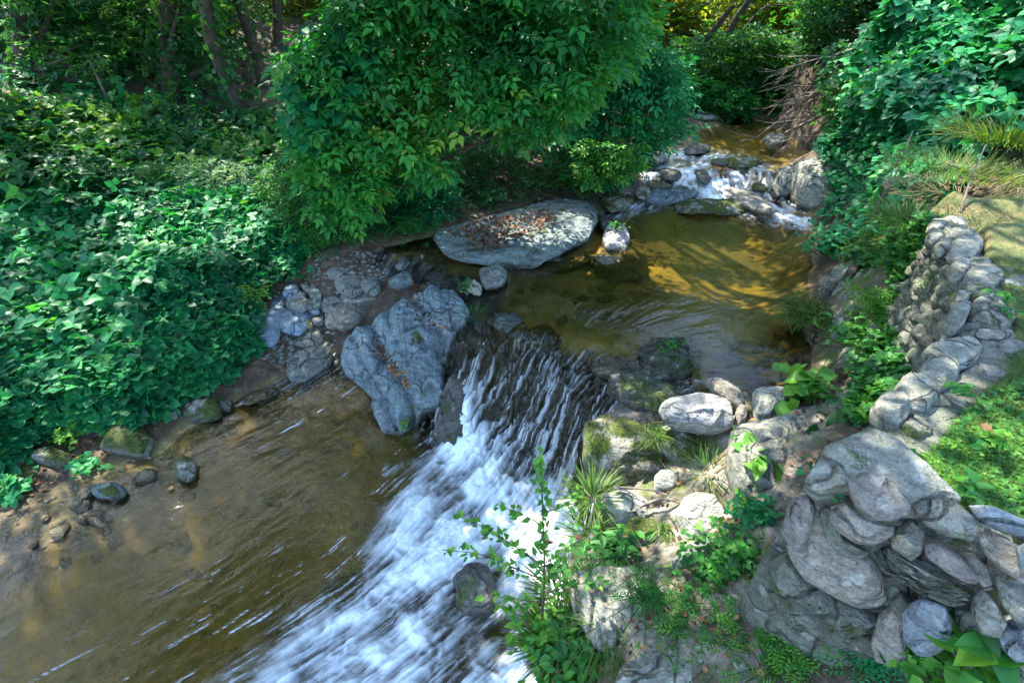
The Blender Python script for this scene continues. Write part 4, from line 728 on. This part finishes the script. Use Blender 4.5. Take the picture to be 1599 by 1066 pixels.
x, y = inside([(1285,405),(1330,365),(1440,322),(1478,345),(1455,400),(1412,440),(1405,600),(1380,660),(1320,665),(1330,600),(1350,540),(1385,470),(1380,420),(1330,415)], 2600); p = onground(x, y); p = p[p[:, 2] < 1.75]; p[:, 2] += rng.uniform(.02, .13, len(p)); leaves('ground_cover', p, T_KUD, .068, 'herb', label='lush small-leaved weeds carpeting the strip at the foot of the stacked wall', cat='ground cover', kind='stuff', jit=.5)
# lawn
def on_lawn(poly, n): x, y = inside(poly, n); p = P(x, y, 1.9); p[:, 2] = gh(p[:, 0], p[:, 1]); return p
la_ = [(1505,350),(1599,265),(1700,260),(1700,1000),(1599,815),(1500,770),(1452,720),(1440,660),(1500,600),(1560,560),(1540,470),(1540,400)]
p = on_lawn(la_, 34000); n = len(p); q = vn(xy0(p[:, 0]*3, p[:, 1]*3), 8); p = p[(q > -.35) | (rng.random(n) < .4)]; n = len(p)
e = np.clip(rng.normal(.7, .4, n), .05, 1.5); a = rng.uniform(0, 6.28, n); d = np.stack([np.cos(a)*np.cos(e), np.sin(a)*np.cos(e), np.sin(e)], -1); nn = np.array([0, 0, 1.])+rng.normal(0, .3, (n, 3)); nn -= (nn*d).sum(1)[:, None]*d; nn /= np.linalg.norm(nn, axis=1)[:, None]
leaves('lawn_grass', p, T_BL, .05, 'grass', o=(d, nn), label='short patchy grass and moss of the lawn behind the wall', cat='grass', kind='stuff')
p = on_lawn([(1460,690),(1500,640),(1560,600),(1700,560),(1700,850),(1599,812),(1520,775)], 1500); p[:, 2] += .015
leaves('clover', p, T_KUD, .032, 'herb', label='small clover leaves scattered through the near lawn', cat='clover', kind='stuff', jit=.3)
x, y = inside([(1440,660),(1490,630),(1530,690),(1520,740),(1500,765),(1452,725)], 2600); p = P(x, y, 1.9); p[:, 2] = gh(p[:, 0], p[:, 1])+.012; leaves('moss', p, T_OVL, .018, 'herb', label='yellow-green moss cushion along the near lawn edge', cat='moss', kind='stuff', var=np.clip(rng.normal(.9, .12, len(p)), 0, 1), jit=.5)
for lb, x, y, z in [('plantain rosette on top of the wall corner', 1405, 705, 1.9), ('plantain rosette at the lawn edge above the slate slab', 1515, 765, 1.93), ('big-leaved weed in the near lawn', 1550, 690, 1.93), ('weed rosette between the far cap stones', 1570, 465, 1.93), ('weed at the lawn edge by the stepping stones', 1500, 610, 1.93), ('clover tuft between the slabs of the wall top', 1580, 490, 1.93)]:
    weeds(lb, x, y, 13, .05, .02, T_OV, .055, 'herb', z=z, stems=False)
# dry grass behind the wall
tuft('dry yellow grass at the far end of the lawn', 1500, 300, 900, .09, .5, 'straw', z=1.95, droop=.6)
tuft('dry grass bank at the right edge behind the lawn', 1590, 275, 700, .10, .5, 'straw', z=2.0, droop=.6)
tuft('long green grass on the slope behind the lawn', 1490, 262, 900, .16, .5, z=2.0, droop=.35)
tuft('tall green grass at the right edge of the photo', 1580, 215, 700, .30, .45, z=2.15, droop=.3)
tuft('arching grass over the far wall end', 1425, 345, 500, .2, .3, z=1.7, droop=.4)
# ------------------------------------------------------------------ slender sapling in front of the foam
def polyl(px, yy): return curve([PY(a, b, c) for (a, b), c in zip(px, yy)], 5)
sap = empty('sapling', tuple(P(845, 985, .45)), 'slender dark-stemmed sapling with sparse leaves in front of the white foam', 'sapling')
stm = [([(845,985),(850,900),(848,820),(846,760),(842,715)], [1.35,1.38,1.42,1.45,1.48], .006), ([(848,905),(800,885),(750,865),(690,858)], [1.38,1.42,1.45,1.5], .004), ([(850,885),(800,850),(750,820),(715,805)], [1.38,1.42,1.45,1.5], .004),
 ([(855,925),(900,912),(955,905)], [1.37,1.4,1.42], .0035), ([(849,880),(880,860),(905,845)], [1.38,1.4,1.4], .003), ([(848,820),(810,800),(780,790)], [1.42,1.42,1.44], .003), ([(848,940),(800,935),(770,930)], [1.37,1.38,1.4], .003), ([(846,980),(810,960),(775,945)], [1.35,1.36,1.36], .0035), ([(846,1000),(815,1010),(780,1015)], [1.33,1.33,1.33], .0035), ([(848,800),(880,790),(900,770)], [1.43,1.43,1.43], .003)]
pos = []; dirs = []
for px_, yy, r_ in stm:
    c_ = polyl(px_, yy); V, F = tubeVF(c_, np.linspace(r_, r_*.35, len(c_)), 6); mesh('stem', V, F, M['stem'], sap)
    L = np.linalg.norm(np.diff(c_, axis=0), axis=1).sum(); m = int(L/.011)
    for i in range(m):
        t = random.uniform(.12, 1)*(len(c_)-1); i0 = min(int(t), len(c_)-2); pos.append(c_[i0]+(c_[i0+1]-c_[i0])*(t-i0)+rng.normal(0, .012, 3)); dirs.append(c_[i0+1]-c_[i0])
pos = np.array(pos); n = len(pos); d = np.array(dirs); d /= np.linalg.norm(d, axis=1)[:, None]; d = d+rng.normal(0, .7, (n, 3))+[0, 0, -.1]; d /= np.linalg.norm(d, axis=1)[:, None]; nn = np.array([-.1, -.3, 1.])+rng.normal(0, .4, (n, 3)); nn -= (nn*d).sum(1)[:, None]*d; nn /= np.linalg.norm(nn, axis=1)[:, None]
leaves('foliage', pos, T_OV, .041, 'herb', sap, o=(d, nn), var=np.clip(rng.normal(.75, .2, n), 0, 1))
for k in rng.choice(n, 8): leaves('red_leaf', pos[k:k+1], T_OV, .05, 'litter', sap)
# ------------------------------------------------------------------ dead leaves, twigs
def litter(name, label, poly, n, z, size=.05, mat='litter'):
    x, y = inside(poly, n); p = P(x, y, z) if z is not None else onground(x, y, .01); leaves(name, p+rng.uniform(0, .012, (n, 1))*[0, 0, 1], T_IVY, size, mat, label=label, cat='leaf litter', kind='stuff', jit=.5, droop=0, dj=.4)
litter('leaf_litter', 'brown fallen leaves strewn over the flat slab', [(690,365),(740,345),(800,335),(850,325),(870,340),(850,360),(800,375),(770,392),(740,385),(720,370)], 420, 1.005, .05)
litter('leaf_litter', 'a few brown leaves sprinkled on the outer slab', [(700,350),(900,318),(920,345),(840,400),(720,400)], 60, 1.0, .035)
litter('leaf_litter', 'reddish leaves caught in the long crack of the ridged boulder', c5([(555,345),(600,450),(640,500),(700,560),(730,620),(700,620),(640,560),(590,500)]), 110, .62, .035)
litter('leaf_litter', 'reddish leaves lodged across the top of the ridged boulder', [(630,445),(645,442),(665,485),(700,500),(690,512),(650,505),(640,470)], 45, .9, .035)
def sticks(name, label, L, mat='dead', cat='branch', n=6, group=None):
    base = L[0][0][0]; V, F = tubes([(c, r) for c, r in L], n); return tag(mesh(name, V, F, M[mat], loc=tuple(base)), label, cat, group)
def twig(a, b, r, sag=.02): a, b = np.array(a), np.array(b); m = (a+b)/2+rng.normal(0, sag, 3); return curve([a, m, b], 5), np.linspace(r, r*.4, 11)
sticks('dead_branch', 'two bleached sticks lying below the sandy hollow', [twig(P(958,760,.62), P(1070,783,.66), .007), twig(P(1000,790,.6), P(1072,788,.66), .011), twig(P(960,762,.62), P(1020,800,.6), .006)])
sticks('dead_twigs', 'dry reed stalks beside the orange leaf', [twig(P(1130+random.uniform(-25, 40), 720+random.uniform(-20, 20), .9), P(1215+random.uniform(-20, 30), 650+random.uniform(-12, 25), 1.02), .003) for _ in range(22)], 'straw', 'twigs')
sticks('dead_twigs', 'dark twigs poking into the pool by the right shore', [twig(P(1235+random.uniform(-10, 10), 628, .84), P(1320+random.uniform(-25, 10), 570+random.uniform(-25, 10), 1.1), .004) for _ in range(7)]+[twig(P(1260,615,.9), P(1250,550,.95), .004), twig(P(1275,600,.9), P(1300,530,1.05), .003)], 'stem', 'twigs')
sticks('dead_twigs', 'reddish brown stalks among the leafy weeds at the pool corner', [twig(P(1275+random.uniform(-15, 15), 690, 1.0), P(1290+random.uniform(-25, 25), 590+random.uniform(-15, 20), 1.15), .0035) for _ in range(10)], 'stem', 'twigs')
litter('leaf_litter', 'dry leaf crumbs scattered over the soil of the right bank', [(950,640),(1150,660),(1250,640),(1390,420),(1390,640),(1210,760),(1190,1060),(900,1060),(940,860)], 420, None, .028)
litter('leaf_litter', 'dark dead leaves on the damp soil between vines and gravel', [(380,520),(430,440),(600,370),(700,340),(690,380),(600,400),(500,440),(420,580),(300,640),(80,760),(0,800),(0,760),(120,690),(300,615)], 420, None, .035)
V_, F_ = tubes([twig(p_, p_+np.append(rng.normal(0, .07, 2), .004), .0022, .008) for p_ in onground(*inside([(950,660),(1250,640),(1390,420),(1390,640),(1210,760),(1190,1060),(900,1060)], 120))+[0, 0, .008]], 4); tag(mesh('twig_litter', V_, F_, M['straw']), 'fine dry twigs scattered on the right bank', 'twigs', kind='stuff')
tag(leaves('fallen_leaf', P(np.array([1174.]), np.array([652.]), .99), T_IVY, .10, 'litter', var=np.array([1.]), droop=0, az=-1.5, azj=.3, jit=.1), 'single bright orange leaf beside the pale boulder', 'leaf')
tag(leaves('fallen_leaf', P(np.array([1530.]), np.array([662.]), 1.95), T_IVY, .06, 'litter', var=np.array([.7]), droop=0, jit=.1), 'rusty brown leaf lying on the near lawn', 'leaf')
tag(leaves('fallen_leaf', P(np.array([265.]), np.array([765.]), .01), T_IVY, .05, 'litter', var=np.array([1.]), droop=0, jit=.1), 'orange leaf floating on the muddy water', 'leaf')
# ------------------------------------------------------------------ trees, shrubs, woods
def limb(a, b, r0, r1, wob=.12, m=4):
    a, b = np.array(a, float), np.array(b, float); L = np.linalg.norm(b-a); k = [a+(b-a)*t+rng.normal(0, wob*L*.25, 3)*(0 < t < 1) for t in np.linspace(0, 1, m)]; c_ = curve(k, 4); return c_, np.linspace(r0, r1, len(c_))
def tree(name, label, cat, base, top, r, crown, tmpl, size, mat, nl=9, group=None, ivy=0, trunk='bark', wob=.06, **kw):
    base = np.array(base, float); base[2] = gh(base[0], base[1])-.05 if base[2] is not None else 0; top = np.array(top, float)
    t = empty(name, tuple(base), label, cat, group); tc, tr_ = limb(base, top, r, r*.45, wob, 6); tr_[0] *= 1.35; L = [(tc, tr_)]
    for q in crown[rng.choice(len(crown), min(nl, len(crown)), False)] if len(crown) else []:
        z0 = base[2]+(q[2]-base[2])*random.uniform(.35, .75); i = int(np.argmin(np.abs(tc[:, 2]-z0))); L.append(limb(tc[i], q, tr_[i]*.5, .006, .15, 4))
    V, F = tubes(L, 7 if r < .12 else 9); mesh('trunk', V, F, M[trunk], t)
    if len(crown): leaves('crown', crown, tmpl, size, mat, t, **kw)
    if ivy:
        i = rng.integers(0, len(tc)-1, ivy); f = rng.random(ivy)[:, None]; pp = tc[i]*(1-f)+tc[i+1]*f; a = rng.uniform(0, 6.28, ivy); rr = tr_[i]+rng.uniform(.02, .22, ivy)*(1+.8*vn(pp*1.1, 5)); pp = pp+np.stack([np.cos(a)*rr, np.sin(a)*rr, 0*a], -1); leaves('ivy', pp, T_IVY, .12, 'forest', t, droop=.7, jit=.5)
    return t
gz_ = lambda x, y: float(gh(np.array([x]), np.array([y]))[0])
# the young tree leaning over the slab
cp = [(442,95),(470,62),(505,40),(520,0),(515,-40),(1010,-40),(1005,40),(985,90),(945,110),(925,165),(880,190),(835,222),(800,215),(770,180),(735,200),(700,180),(690,215),(700,262),(655,285),(610,262),(590,300),(560,345),(515,350),(480,300),(455,215)]
A = fillpx(cp, 4.4, 6.0, 5600, .85, np.array([1.7, 1.7, 3.2]), 1.1); A2 = fillpx(cp, 4.5, 6.4, 1500, .7, 2.0, 1.1, 53); B_ = ellips(np.array([-.3, 5.5, 4.4]), np.array([2.2, 1.1, .9]), 900, .2)
tree('young_tree', 'young broad tree with fresh pinnate leaves leaning over the leafy slab', 'tree', (-1.45, 6.3, 0), (-.8, 5.6, 4.6), .07, np.concatenate([A, B_, A2]), T_ELD, np.concatenate([.245+0*A[:, 0], .24+0*B_[:, 0], .15+0*A2[:, 0]]), 'elder', 26, droop=.3, dj=.3, jit=.3, az=-1.57, azj=2.4)
x_ = fillpx([(440,70),(520,30),(600,60),(560,160),(500,250),(455,240)], 4.5, 5.0, 380, .45, 2.4); leaves('climbing_vine', x_, T_KUD, .17, 'kudzu', label='teal vine leaves draped over the left side of the young tree', cat='vine', kind='stuff', droop=.4, az=-1.8, azj=1.6)
A = fillpx([(880,120),(940,90),(1000,40),(1060,90),(1080,170),(1100,195),(1060,215),(1010,240),(985,265),(930,290),(890,280),(860,210)], 6.6, 8.0, 2600, .3, 1.6)
tree('shrub', 'dark green shrub overhanging the left side of the rapids', 'shrub', (1.1, 8.2, 0), (1.3, 7.4, 2.6), .05, A, T_ELD, .24, 'kudzu', 9, droop=.35)
A = fillpx([(900,225),(960,215),(1000,230),(1000,262),(950,290),(905,290)], 6.2, 6.8, 400, .2, 2.0); tree('shrub', 'sunlit yellowish shrub at the left shore below the dark shrub', 'shrub', (.9, 7.2, 0), (.9, 6.5, 1.7), .025, A, T_ELD, .18, 'herb', 6)
# understory behind the young tree
for lb, pl, y0, y1, n, mt, sz, base in [
 ('shaded small-leaved bush directly behind the slab', [(700,200),(860,190),(930,240),(930,300),(850,315),(760,330),(680,320),(660,260)], 6.6, 8.0, 2300, 'forest', .16, (-.2, 8)),
 ('dark bush filling the gap under the young tree', [(520,300),(600,250),(700,270),(720,330),(660,365),(560,380),(500,360)], 5.9, 7.0, 1700, 'kudzu', .17, (-1.4, 7)),
 ('speckled bright-leaved bush left of the young tree foot', [(440,240),(500,280),(560,340),(560,390),(500,395),(440,340),(400,290)], 5.4, 6.6, 1300, 'herb', .15, (-2.3, 6.6)),
 ('bush with sun glints tinted into its leaves in the left clearing', [(270,260),(330,245),(420,260),(480,270),(480,330),(400,330),(300,320)], 6.4, 7.6, 1500, 'glint', .13, (-3.8, 8.5)),
 ('small bush with glint-tinted leaves left of the larger one', [(120,280),(160,260),(260,262),(280,310),(200,320),(130,315)], 7.0, 8.2, 1000, 'glint', .13, (-6, 9)),
 ('low dim bush at the far left edge', [(-40,290),(40,270),(120,275),(130,320),(0,335),(-40,330)], 7.2, 8.8, 900, 'forest', .15, (-7.6, 8.6)),
 ('dim bush behind the glint-tinted bushes', [(150,200),(300,180),(440,200),(450,260),(300,260),(160,270)], 10, 12, 1300, 'kudzu', .18, (-6, 11.6)),
 ('leafy thicket between the trunks behind the young tree', [(470,130),(560,120),(700,180),(700,260),(560,280),(450,240)], 8, 10, 1500, 'forest', .2, (-2.5, 9.6))]:
    A = fillpx(pl, y0, y1, n, .3, 1.8, 1.0); b0 = (base[0], base[1], 0); m = A.mean(0); tree('bush', lb, 'bush', b0, (m[0], m[1], m[2]+.2), .03, A, T_ELDL, sz, mt, 6)
# the right bank smothered in vines
yc = RBF(np.array([(1270,400),(1290,330),(1310,250),(1300,180),(1290,100),(1290,40),(1400,380),(1400,300),(1400,200),(1400,100),(1400,0),(1500,250),(1500,150),(1500,50),(1600,230),(1600,120),(1600,0),(1700,200),(1700,0)], float)/100, np.array([5.6,6.2,7.0,7.8,8.6,9.3,4.9,5.3,6.2,7.2,8.2,5.0,5.9,6.9,4.9,5.8,6.8,5.0,6.5]), .1)
def bankfill(poly, n, th, mat, size, tm, lb, name='climbing_vine', clump=.1):
    x, y = inside(poly, n*2); q = PY(x, y, yc(x/100, y/100)+rng.uniform(-th, th, len(x))*1.0+.35*vn(np.stack([x/70, y/70, 0*x], -1), 6)); q = q[fbm(q*2.0, 3, 77) > rng.uniform(-1, .6, len(q))+clump-.4][:n]
    return leaves(name, q, tm, size, mat, label=lb, cat='vine', kind='stuff', droop=.5, az=-2.2, azj=1.6, jit=.4)
bankfill([(1318,120),(1345,60),(1385,10),(1410,-40),(1720,-40),(1720,230),(1599,200),(1520,160),(1460,190),(1400,180),(1350,150),(1320,170)], 6000, .35, 'kudzu', .205, T_KUD, 'large vine leaves covering the upper right bank')
bankfill([(1280,225),(1300,190),(1325,140),(1400,170),(1500,180),(1540,210),(1500,270),(1440,330),(1375,375),(1330,400),(1280,408),(1262,375),(1285,330),(1305,290)], 5000, .3, 'kudzu', .14, T_KUD, 'dense small vine leaves hanging to the water on the right')
bankfill([(1275,380),(1300,340),(1380,350),(1400,385),(1330,405),(1280,408)], 500, .15, 'herb', .11, T_KUD, 'bright leaf sprays at the water end of the right bank vines')
bankfill([(1280,75),(1330,60),(1350,130),(1318,200),(1275,190)], 260, .3, 'forest', .14, T_KUDL, 'straggling leaves around the fallen logs at the bank corner')
# solid earth bank under the vines
ys_ = np.linspace(-60, 400, 34); x0_ = np.interp(ys_, [-60, 0, 100, 200, 300, 400], [1440, 1410, 1352, 1318, 1312, 1300]); XG = x0_[None]+np.linspace(0, 1, 40)[:, None]*(1760-x0_[None]); YG = ys_[None]+0*XG; Q = PY(XG, YG, yc(XG/100, YG/100)+.55+.2*vn(np.stack([XG/50, YG/50, 0*XG], -1), 8))
Q2 = Q+np.array([.2, 2.5, -.6]); ring = np.concatenate([Q, Q2[:, ::-1]], 1); tag(mesh('earth_bank', ring.reshape(-1, 3), gridF(ring.shape[0], ring.shape[1], True), M['soil'], loc=(0, 0, 0)), kind='structure')
# woods on the left: ivy-clad trees
WG_ = 'ivy-clad trees of the wood beyond the left bank'
for lb, (x0, y0), (x1, y1), Y, r, iv in [('thick ivy column nearest the left edge of the photo', (100,262), (60,-60), 10.0, .22, 1100), ('ivy-covered trunk leaning left behind the glint-tinted bushes', (150,262), (90,-60), 11.0, .14, 700), ('stout ivy-covered trunk in the middle of the left wood', (300,248), (275,-60), 10.5, .24, 1200),
 ('slim dark trunk beside the sunny gap', (398,205), (352,-60), 12.5, .14, 350), ('dark bare trunk at the right of the sunny gap', (452,160), (418,-60), 13.5, .19, 160), ('thin dark trunk inside the sunny gap', (380,190), (372,-60), 15, .1, 200), ('second ivy trunk left of the stout one', (215,235), (180,-60), 13, .2, 700), ('dark trunk at the very left edge', (20,262), (-30,-60), 12, .2, 700)]:
    b = PY(x0, y0, Y); d = PY(x1, y1, Y)-b; top = b+d/d[2]*(7.5-b[2]); c = top-[0, 0, 1.0]; cr = np.concatenate([ellips(c, np.array([1.6, 1.6, 1.6]), 300, .2, 60+int(x0)), fillpx([(x0-80,-50),(x0+20,-50),(x0+10,30),(x0-60,30)] if x0 > 360 else [(x0-95,-40),(x0+95,-40),(x0+85,90),(x0+40,150),(x0-50,140),(x0-90,80)], Y-.6, Y+1.2, 60 if x0 > 360 else 420, .5, 1.3)])
    tree('ivy_tree', lb, 'tree', (b[0], b[1], 0), top, r*.62, cr, T_ELDL, .26, 'forest', 7, group=WG_, ivy=iv)
sticks('dead_branch', 'thin pale dead pole leaning in the left wood', [(curve([PY(140,95,9.6), PY(165,150,9.5), PY(192,222,9.4)], 5), np.linspace(.018, .03, 11))])
# canopy: trees added to shade the creek, crowns unseen; gaps carved for sun flecks
spots = [(1090,805,.8,.23,1),(1000,800,.55,.15,1),(1215,690,1.05,.2,.7),(965,690,.65,.2,.9),(1090,640,1.0,.2,.6),(1185,665,1.,.12,1),(1040,1030,.85,.16,.9),(1150,770,.95,.18,.9),(1190,1050,.95,.2,.7),(845,378,.98,.10,1),(790,345,1.,.18,.5),(760,372,1.,.14,.4),(870,405,.9,.12,1),
 (1140,520,.6,.35,.3),(1570,330,1.95,.8,.85),(1570,680,1.95,.45,.8),(1380,740,1.9,.3,.45),(350,290,1.3,.8,.9),(425,268,1.3,.5,.9),(200,290,1.3,.5,.8),(850,110,2.6,1.3,.92),(600,160,2.4,1.0,.9),(700,60,3.,1.2,.9),(1400,130,2.6,.9,.4),(1270,285,1.1,.3,.6),(1340,480,1.1,.4,.4),(1370,570,1.2,.3,.6),(980,250,1.3,.4,.7),(1250,170,1.3,.5,.7),(960,370,.9,.12,.7),(950,100,2.6,1.0,.85)]
n = 27000; gxy = np.stack([rng.uniform(-8, 5.6, n), rng.uniform(-1.5, 11.6, n)], -1); gxy[20000:] = np.stack([rng.uniform(-3.4, 1.6, 7000), rng.uniform(-.5, 5, 7000)], -1); hh = rng.uniform(5.2, 8.6, n); cpz = np.stack([gxy[:, 0]+SUN[0]/SUN[2]*(hh-.8), gxy[:, 1]+SUN[1]/SUN[2]*(hh-.8), hh], -1)
ok = np.ones(n, bool)
for px_, py_, z_, r_, pr in spots:
    c_ = P(px_, py_, z_); q = cpz-SUN*((cpz[:, 2]-z_)/SUN[2])[:, None]; dd = np.hypot(q[:, 0]-c_[0], q[:, 1]-c_[1]); ok &= ~((dd < r_+.06) & (rng.random(n) < pr))
gx0, gy0 = gxy[:, 0], gxy[:, 1]; dens = np.where((gy0 < 3.6) & (gx0 > -3.2), .98, np.where((gx0 > -.5) & (gx0 < 4.2) & (gy0 > 3.5), .93, .42)); dens = np.where((gx0 < -2.5) & (gy0 > 2.5), .34, dens); dens = np.where((gy0 > 8.3), np.where(gx0 > 1.5, .6, .12), dens); ok &= (rng.random(n) < dens) & ((fbm(cpz*[.9, .9, .4], 3, 91) > -.6) | ((gy0 < 3.6) & (gx0 < 1.5)))
cpz = cpz[ok]; hosts = [(-8.2, 5.6), (-7.5, 8), (-4.6, 9.6), (-5, 11.5), (-.6, 10.6), (2.2, 12.2), (-11, 4.2), (-1.6, 13)]; hl = ['tall added shade tree rising beyond the left vines', 'tall added shade tree deep in the left wood', 'tall added shade tree behind the glint-tinted bushes', 'tall added shade tree at the rear of the left wood', 'tall added shade tree behind the dark bush', 'tall added shade tree behind the stream bend', 'tall added shade tree outside the left edge', 'tall added shade tree far behind the young tree']
who = np.argmin([np.hypot(cpz[:, 0]-a, cpz[:, 1]-b) for a, b in hosts], 0)
for k, (a, b) in enumerate(hosts):
    cr = cpz[who == k]
    if len(cr) > 10: tree('added_shade_tree', hl[k], 'tree', (a, b, 0), (cr[:, 0].mean()*.5+a*.5, cr[:, 1].mean()*.5+b*.5, 8), .11, cr, T_ELDL, .42, 'forest', 14, group='tall trees added to shade the creek', ivy=500, droop=.2, jit=.3)
# trees over the upstream bend and the far side
FG = 'shrubs and trees around the stream bend'
for lb, pl, y0, y1, n, mt, sz, base in [
 ('overhanging dark green tree above the upstream pool', [(1060,60),(1180,40),(1290,80),(1300,150),(1230,160),(1190,180),(1130,165),(1060,120)], 11.4, 13, 1500, 'forest', .3, (4.6, 13.4)),
 ('feathery shrub touching the water at the bend', [(1050,110),(1130,130),(1190,160),(1170,185),(1100,178),(1050,150)], 10.8, 12, 900, 'elder', .22, (3.6, 12.8)),
 ('yellow-lit tree behind the stream bend', [(960,-40),(1110,-40),(1120,60),(1060,100),(1040,140),(1000,120),(960,60)], 14, 16, 1100, 'yellow', .34, (3.8, 16.5)),
 ('brownish drooping tree top centre right', [(1110,-40),(1300,-40),(1310,40),(1270,70),(1190,60),(1110,50)], 13, 15, 1500, 'yellow', .3, (7, 14.5)),
 ('dark tree at the top between creek and right vines', [(1250,-40),(1430,-40),(1400,30),(1330,60),(1290,110),(1250,80)], 10, 12, 1500, 'forest', .28, (7.5, 11.8))]:
    A = fillpx(pl, y0, y1, n, .35, 1.0, 1.0); m = A.mean(0); A = np.concatenate([A, ellips(m+[0, .5, 2.0], np.array([2, 1.5, 1.4]), 120, .2)]); tree('leafy_tree', lb, 'tree', base+(0,), (m[0], m[1], m[2]+1.5), .1, A, T_ELDL, sz, mt, 10, group=FG)
# far wood reading as one mass, and sunlit scrub behind
def mass(lb, n, xr, yr, zr, sz, mt, sd, cl=.1):
    q = np.stack([rng.uniform(*xr, n*3), rng.uniform(*yr, n*3), rng.random(n*3)], -1); g0 = gh(q[:, 0], q[:, 1]); q[:, 2] = g0+q[:, 2]*(zr); q = q[fbm(q*[.55, .55, .6], 3, sd) > rng.uniform(-1, .7, len(q))+cl-.4][:n]
    leaves('woods', q, T_ELDL, sz, mt, label=lb, cat='woods', kind='stuff', droop=.3)
mass('dark far wood closing off the view on the left', 9000, (-24, -8.2), (13.5, 17), 7, .55, 'forest', 101)
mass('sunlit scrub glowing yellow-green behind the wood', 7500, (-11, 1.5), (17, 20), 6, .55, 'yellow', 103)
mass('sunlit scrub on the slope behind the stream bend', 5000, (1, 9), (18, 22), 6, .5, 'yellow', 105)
mass('dark wood closing off the view on the right', 6000, (7, 18), (10.5, 15), 6, .5, 'forest', 107)
mass('dark wood far behind everything', 6000, (-30, 24), (32, 36), 10, 1.2, 'forest', 109)
x, y = inside([(-80,190),(450,195),(490,260),(500,330),(-80,330)], 3600); p = onground(x, y); p = p[p[:, 1] < 16]; p[:, 2] += rng.uniform(.05, .55, len(p)); leaves('undergrowth', p, T_KUDL, .2, 'forest', label='dim leafy undergrowth on the floor of the left wood', cat='undergrowth', kind='stuff', jit=.5)
A = fillpx([(-80,-60),(350,-60),(350,60),(340,160),(200,215),(60,215),(-80,200)], 10.6, 14, 5000, .45, .8, 1.0); leaves('ivy_curtain', A, T_IVY, .17, 'forest', label='curtains of small ivy leaves hanging between the left trunks', cat='ivy', kind='stuff', jit=.5, droop=.7)
x, y = inside([(1040,120),(1300,100),(1400,60),(1400,240),(1300,240),(1240,200),(1180,180),(1060,180)], 1800); p = onground(x, y); p[:, 2] += rng.uniform(.03, .4, len(p)); leaves('undergrowth', p[p[:, 1] > 10], T_KUDL, .2, 'elder', label='leafy undergrowth on the banks at the stream bend', cat='undergrowth', kind='stuff', jit=.5)
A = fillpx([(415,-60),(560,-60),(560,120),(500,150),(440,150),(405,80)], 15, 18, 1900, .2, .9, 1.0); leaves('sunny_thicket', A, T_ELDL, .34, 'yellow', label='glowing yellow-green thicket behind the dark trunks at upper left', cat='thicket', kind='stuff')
# dead branches fallen from the right bank to the water upstream
def deadfall(label, a, b, r, nb, spread):
    a, b = np.array(a), np.array(b); c_, rr = limb(a, b, r, r*.35, .05, 5); L = [(c_, rr)]; d = (b-a)/np.linalg.norm(b-a)
    for i in range(nb):
        k = random.randrange(int(len(c_)*.3), len(c_)-1); e = c_[k]+(d*random.uniform(.3, .9)+rng.normal(0, .45, 3)+[0, 0, -.15])*spread; L.append(limb(c_[k], e, rr[k]*.45, .003, .2, 4))
        e2 = e+(d*.3+rng.normal(0, .35, 3))*spread*.4; L.append(limb(L[-1][0][-6], e2, .006, .002, .2, 3))
    return sticks('dead_branch', label, L, 'dead')
deadfall('thick bleached log slanting down to the upstream water', PY(1315,112,8.6), PY(1195,205,9.0), .05, 6, .5)
deadfall('second weathered log beneath the bleached one', PY(1345,150,8.0), PY(1225,208,8.6), .045, 6, .6)
deadfall('grey twiggy branch drooping above the stream', PY(1340,75,8.4), PY(1215,110,9.0), .018, 14, .65)
deadfall('fan of bare grey twigs hanging beside the logs', PY(1300,100,8.6), PY(1240,180,9.0), .016, 14, .55)
deadfall('tangle of bare twigs lying on the upstream water', PY(1300,205,7.9), PY(1200,225,8.2), .014, 10, .4)
sticks('dead_stalk', 'tall pale dry stalk standing at the far lawn corner', [(curve([PY(1500,330,3.6), PY(1518,275,3.7), PY(1540,225,3.8)], 5), np.linspace(.009, .004, 11))])
sticks('dead_stalk', 'brown withered vine hanging down the right bank', [(curve([PY(1425,205,5.0), PY(1400,270,4.9), PY(1375,310,4.9), PY(1360,355,4.9)], 5), np.linspace(.006, .012, 16)), (curve([PY(1410,230,5.0), PY(1385,290,4.9), PY(1380,330,4.85)], 5), np.linspace(.005, .009, 11))])
